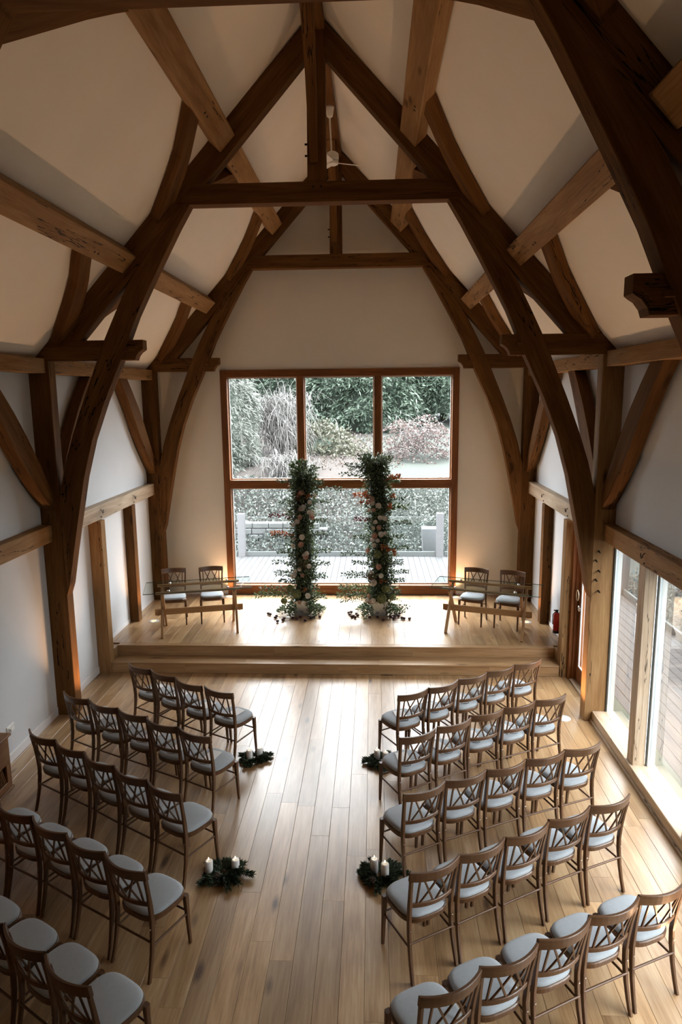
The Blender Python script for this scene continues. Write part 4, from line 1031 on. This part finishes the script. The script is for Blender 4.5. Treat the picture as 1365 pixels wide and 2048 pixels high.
def sprays(cs, outs, n, size, mat, parent, name='foliage', droop=.35, width=.35, spread=.55):
    """clumps: cs (k,3) centres, outs (k,3) outward dirs, n leaves per clump"""
    k = len(cs)
    c = np.repeat(cs, n, 0); o = np.repeat(unit(outs), n, 0)
    base = c + rng.normal(0, size * .28, (k * n, 3)) + o * rng.uniform(-.2, .35, (k * n, 1)) * size
    d = o * .8 + rng.normal(0, spread, (k * n, 3)); d[:, 2] -= droop
    return put_leaves(name, base, d, size * rng.uniform(.35, .75, k * n), size * width * rng.uniform(.3, .6, k * n), mat, parent)
def conifer(cx, cy, rx, ry, z0, z1, label, mat, nclump=520, nl=46, size=.42, droop=.35, width=.35, cat='tree', name='conifer_tree', jag=.22):
    t = thing(name, label, cat, (cx, cy, th(cx, cy)))
    zb = th(cx, cy)
    Hh = z1 - z0
    m = MB(); m.tube([(0, 0, 0), (0, 0, z1 - zb - .3)], [.16, .04], 8); m.obj('trunk', STEM, t)
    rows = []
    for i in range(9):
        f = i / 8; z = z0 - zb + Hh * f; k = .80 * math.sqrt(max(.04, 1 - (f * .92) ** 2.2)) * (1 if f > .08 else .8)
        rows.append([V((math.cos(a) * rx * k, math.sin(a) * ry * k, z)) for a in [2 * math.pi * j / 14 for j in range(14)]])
    m = MB(); m.grid(rows, closed=True); m.cap(rows[-1]); m.obj('foliage_shade_core', CORE, t)  # dark solid stands in for the shade between the fronds
    f = rng.uniform(0, 1, nclump) ** .9; a = rng.uniform(np.pi * 1.0 - .6, 2 * np.pi + .6, nclump)
    k = np.sqrt(np.clip(1 - (f * .92) ** 2.2, .04, 1)) * (1 + jag * np.array([mnoise.noise(V((math.cos(q) * 2, math.sin(q) * 2, w * 6 + cx))) for q, w in zip(a, f)]))
    cs = np.stack([np.cos(a) * rx * k, np.sin(a) * ry * k, z0 - zb + f * Hh], 1)
    outs = np.stack([np.cos(a), np.sin(a), np.full(nclump, .12)], 1)
    sprays(cs, outs, nl, size, mat, t, droop=droop, width=width)
    return t
conifer(0.2, 31.0, 2.7, 2.0, 2.4, 8.5, 'dense green conifer in the middle of the view above the bank', HEDGE, 900, 40, .46)
conifer(3.9, 32.2, 2.6, 2.0, 3.2, 9.0, 'dense green conifer behind the pink maple', HEDGE, 800, 40, .46)
conifer(7.6, 32.5, 2.5, 2.0, 2.6, 8.6, 'green conifer beyond the right jamb of the window', HEDGE, 350, 36, .5)
conifer(-3.2, 33.0, 2.6, 2.0, 3.0, 9.0, 'green conifer behind the bare twiggy shrub', HEDGE, 500, 36, .46)
conifer(-5.6, 23.6, 2.1, 1.7, -.2, 7.5, 'pale feathery conifer filling the left panes of the window', HEDGEP, 1200, 44, .36, droop=.75, width=.16, jag=.3)
conifer(-8.5, 28.0, 2.6, 2.0, .5, 9.0, 'green conifer beyond the left jamb of the window', HEDGE, 300, 36, .5)
for i, (x_, y_, lb) in enumerate(((13.0, 16.5, 'first from the terrace corner'), (13.4, 11.8, 'second from the terrace corner'), (13.0, 7.2, 'level with the seating'), (13.5, 2.6, 'nearest the gallery'))):  # conifer row added to keep low sidelight off the left floor
    conifer(x_, y_, 2.4, 2.9, -.2, 5.2, f'added green conifer blocking low light beyond the side deck, {lb}', HEDGE, 500, 20, .6)
def shrub(cx, cy, cz, rx, ry, rz, label, mat, n, ln, wd, name='leafy_shrub', clump=14, core=True, cat='shrub'):
    t = thing(name, label, cat, (cx, cy, th(cx, cy)))
    dz = cz - th(cx, cy)
    if core:
        m = MB(); m.lathe([(.02, -.8), (.6, -.6), (.78, 0), (.6, .5), (.02, .72)], 12); o = m.obj('foliage_shade_core', CORE, t); o.scale = (rx, ry, rz); o.location = (0, 0, dz)  # dark solid gives the shrub its shaded gaps by colour
    m = MB(); m.tube([(0, 0, 0), (0, 0, max(.2, dz))], .05, 6); m.obj('stem', STEM, t)
    k = n // clump; d = unit(rng.normal(size=(k, 3))); d[:, 1] = -np.abs(d[:, 1]) * np.where(rng.uniform(size=k) < .8, 1, -1)
    rr = 1 + .18 * rng.normal(size=(k, 1)) * .6
    cs = d * rr * np.array([rx, ry, rz]) + np.array([0, 0, dz])
    c = np.repeat(cs, clump, 0) + rng.normal(0, .10, (k * clump, 3)); dd = np.repeat(d, clump, 0) + rng.normal(0, .8, (k * clump, 3))
    put_leaves('foliage', c, dd, ln * rng.uniform(.6, 1.2, k * clump), wd, mat, t)
    return t
shrub(-1.35, 26.0, 1.75, 1.15, 1.0, 1.15, 'yellow-green leafy shrub beside the left mullion', YELLOW, 5200, .13, .085)
shrub(-.2, 25.4, 1.35, 1.0, .9, .70, 'low yellow-green shrub spilling down the bank', YELLOW, 3600, .12, .08)
def twiggy(cx, cy, r_, z0, z1, label, n=420, mat=TWIG):
    t = thing('bare_shrub', label, 'shrub', (cx, cy, th(cx, cy))); zb = th(cx, cy)
    P_ = []; F_ = []; b = 0; rr = np.random.default_rng(int(abs(cx) * 100))
    for k in range(n):
        a = rr.uniform(0, 2 * np.pi); st_ = np.array([rr.normal(0, .25), rr.normal(0, .2), rr.uniform(0, (z1 - zb) * .6)])
        d = np.array([math.cos(a) * rr.uniform(.2, 1) * r_, math.sin(a) * .8 * r_ * rr.uniform(.2, 1), rr.uniform(.3, 1) * (z1 - zb)])
        if k % 2: st_ = np.array([rr.normal(0, .45) * r_, rr.normal(0, .35) * r_, rr.uniform(.25, .95) * (z1 - zb)]); d = np.array([rr.normal(0, .55), rr.normal(0, .4), rr.normal(-.1, .4)]) * r_
        end = st_ + d * rr.uniform(.5, .9); mid = (st_ + end) / 2 + np.array([0, 0, .35]) + rr.normal(0, .15, 3); end[2] -= rr.uniform(0, .9)
        N = 6; w = rr.uniform(.008, .018)
        for i in range(N + 1):
            f = i / N; p_ = (1 - f) ** 2 * st_ + 2 * f * (1 - f) * mid + f * f * end
            ww = w * (1 - .7 * f)
            P_ += [p_ + [ww, 0, 0], p_ + [-ww * .5, ww * .8, 0], p_ + [-ww * .5, -ww * .8, 0]]
        for i in range(N):
            for j in range(3): F_.append([b + i * 3 + j, b + i * 3 + (j + 1) % 3, b + (i + 1) * 3 + (j + 1) % 3, b + (i + 1) * 3 + j])
        b += (N + 1) * 3
    o = raw('twigs', np.array(P_), np.array(F_), mat, t); o['kind'] = 'stuff'
    return t
tw = twiggy(-2.75, 25.0, 1.15, 0, 4.2, 'bare grey twiggy shrub beside the pale conifer', 1500)
tw2 = twiggy(-2.2, 22.2, .75, 0, 2.0, 'low bare grey shrub on the slope below the twiggy one', 1200)
# pink maple with weeping pale branches
mp_ = twiggy(2.25, 24.2, 1.5, 0, 3.3, 'small pink-leaved maple with pale bare branches on the lawn', 110, PALEB); mp_.name = 'maple_tree'; mp_['category'] = 'tree'
zb = th(2.25, 24.2); n = 5200
ang = rng.uniform(0, 2 * np.pi, n); rr = np.sqrt(rng.uniform(0, 1, n)); lay = rng.integers(0, 9, n)
hx = np.cos(ang) * rr * 1.25; hy = np.sin(ang) * rr * .9
hz = 3.25 - .42 * rr ** 2 - lay * .14 + .22 * np.array([mnoise.noise(V((a * 1.5, b * 1.5, c))) for a, b, c in zip(hx, hy, lay)]) - zb - .25 * np.abs(hx) * 0
keep = np.array([mnoise.noise(V((a * 2.3 + 5, b * 2.3, c * 1.7))) for a, b, c in zip(hx, hy, lay)]) > -.12
base = np.stack([hx, hy, hz], 1)[keep]
put_leaves('foliage', base, rng.normal(0, 1, base.shape) * [1, 1, .4] + [0, 0, -.2], .09, .06, PINK, mp_)
# low planting behind the balustrade
def bank_cover(name, label, x0, x1, y0, y1, n, mat, ln, wd, h=.25, cat='ground cover'):
    t = thing(name, label, cat, ((x0 + x1) / 2, (y0 + y1) / 2, 0))
    x = rng.uniform(x0, x1, n); y = rng.uniform(y0, y1, n)
    z = np.array([th(a, b) + h * (.5 + .6 * mnoise.noise(V((a * 1.3, b * 1.3, 3)))) for a, b in zip(x, y)]) + rng.uniform(-.12, .08, n)
    base = np.stack([x - (x0 + x1) / 2, y - (y0 + y1) / 2, z], 1); d = rng.normal(0, .6, (n, 3)) + [0, -.4, .5]
    put_leaves('foliage', base, d, ln * rng.uniform(.6, 1.2, n), wd, mat, t)
bank_cover('ground_cover', 'speckled grey-green ground cover on the bank behind the glass balustrade', -1.7, 4.6, 17.7, 21.3, 20000, GREYG, .09, .05, .3)
bank_cover('ground_cover', 'pale leafy shrubs on the bank at the left behind the balustrade', -6.5, -1.7, 17.7, 21.5, 15000, GREYG, .10, .055, .45)
bank_cover('fallen_leaves', 'rusty fallen leaves scattered along the bare path under the conifers', -1.8, 1.6, 22.5, 28.5, 2600, leafmat('dead_leaf', ex(.34, .22, .16), ex(.58, .46, .38), .7, 0), .08, .06, .02)
bank_cover('side_planting', 'pale green planting beyond the side balustrade', 6.1, 9.5, 4.0, 17.0, 14000, GREYG, .11, .06, .25)
# dry stone blocks on the slope, lower left pane
rs = random.Random(4)
wallt = thing('stone_wall', 'low pale stone wall on the slope behind the left balustrade post', 'wall', (-2.2, 19.0, th(-2.2, 19.0)))
for row in range(3):
    x = -1.1
    while x < 1.1:
        w = rs.uniform(.28, .5); m = MB(); m.box((x, -.14 + rs.uniform(-.02, .02), row * .17), (x + w - .02, .14 + rs.uniform(-.02, .02), row * .17 + .16), .02, axis=0); m.obj('stone', STONE, wallt); x += w
pb = thing('planter_box', 'pale grey planter box beyond the right balustrade post', 'planter', (2.15, 18.1, th(2.15, 18.1)))
m = MB(); m.timber([V((-.18, -.2, 0)), V((-.23, -.2, .95))], [V((.18, -.2, 0)), V((.23, -.2, .95))], (0, .4, 0), .01); m.obj('box', POSTW, pb)
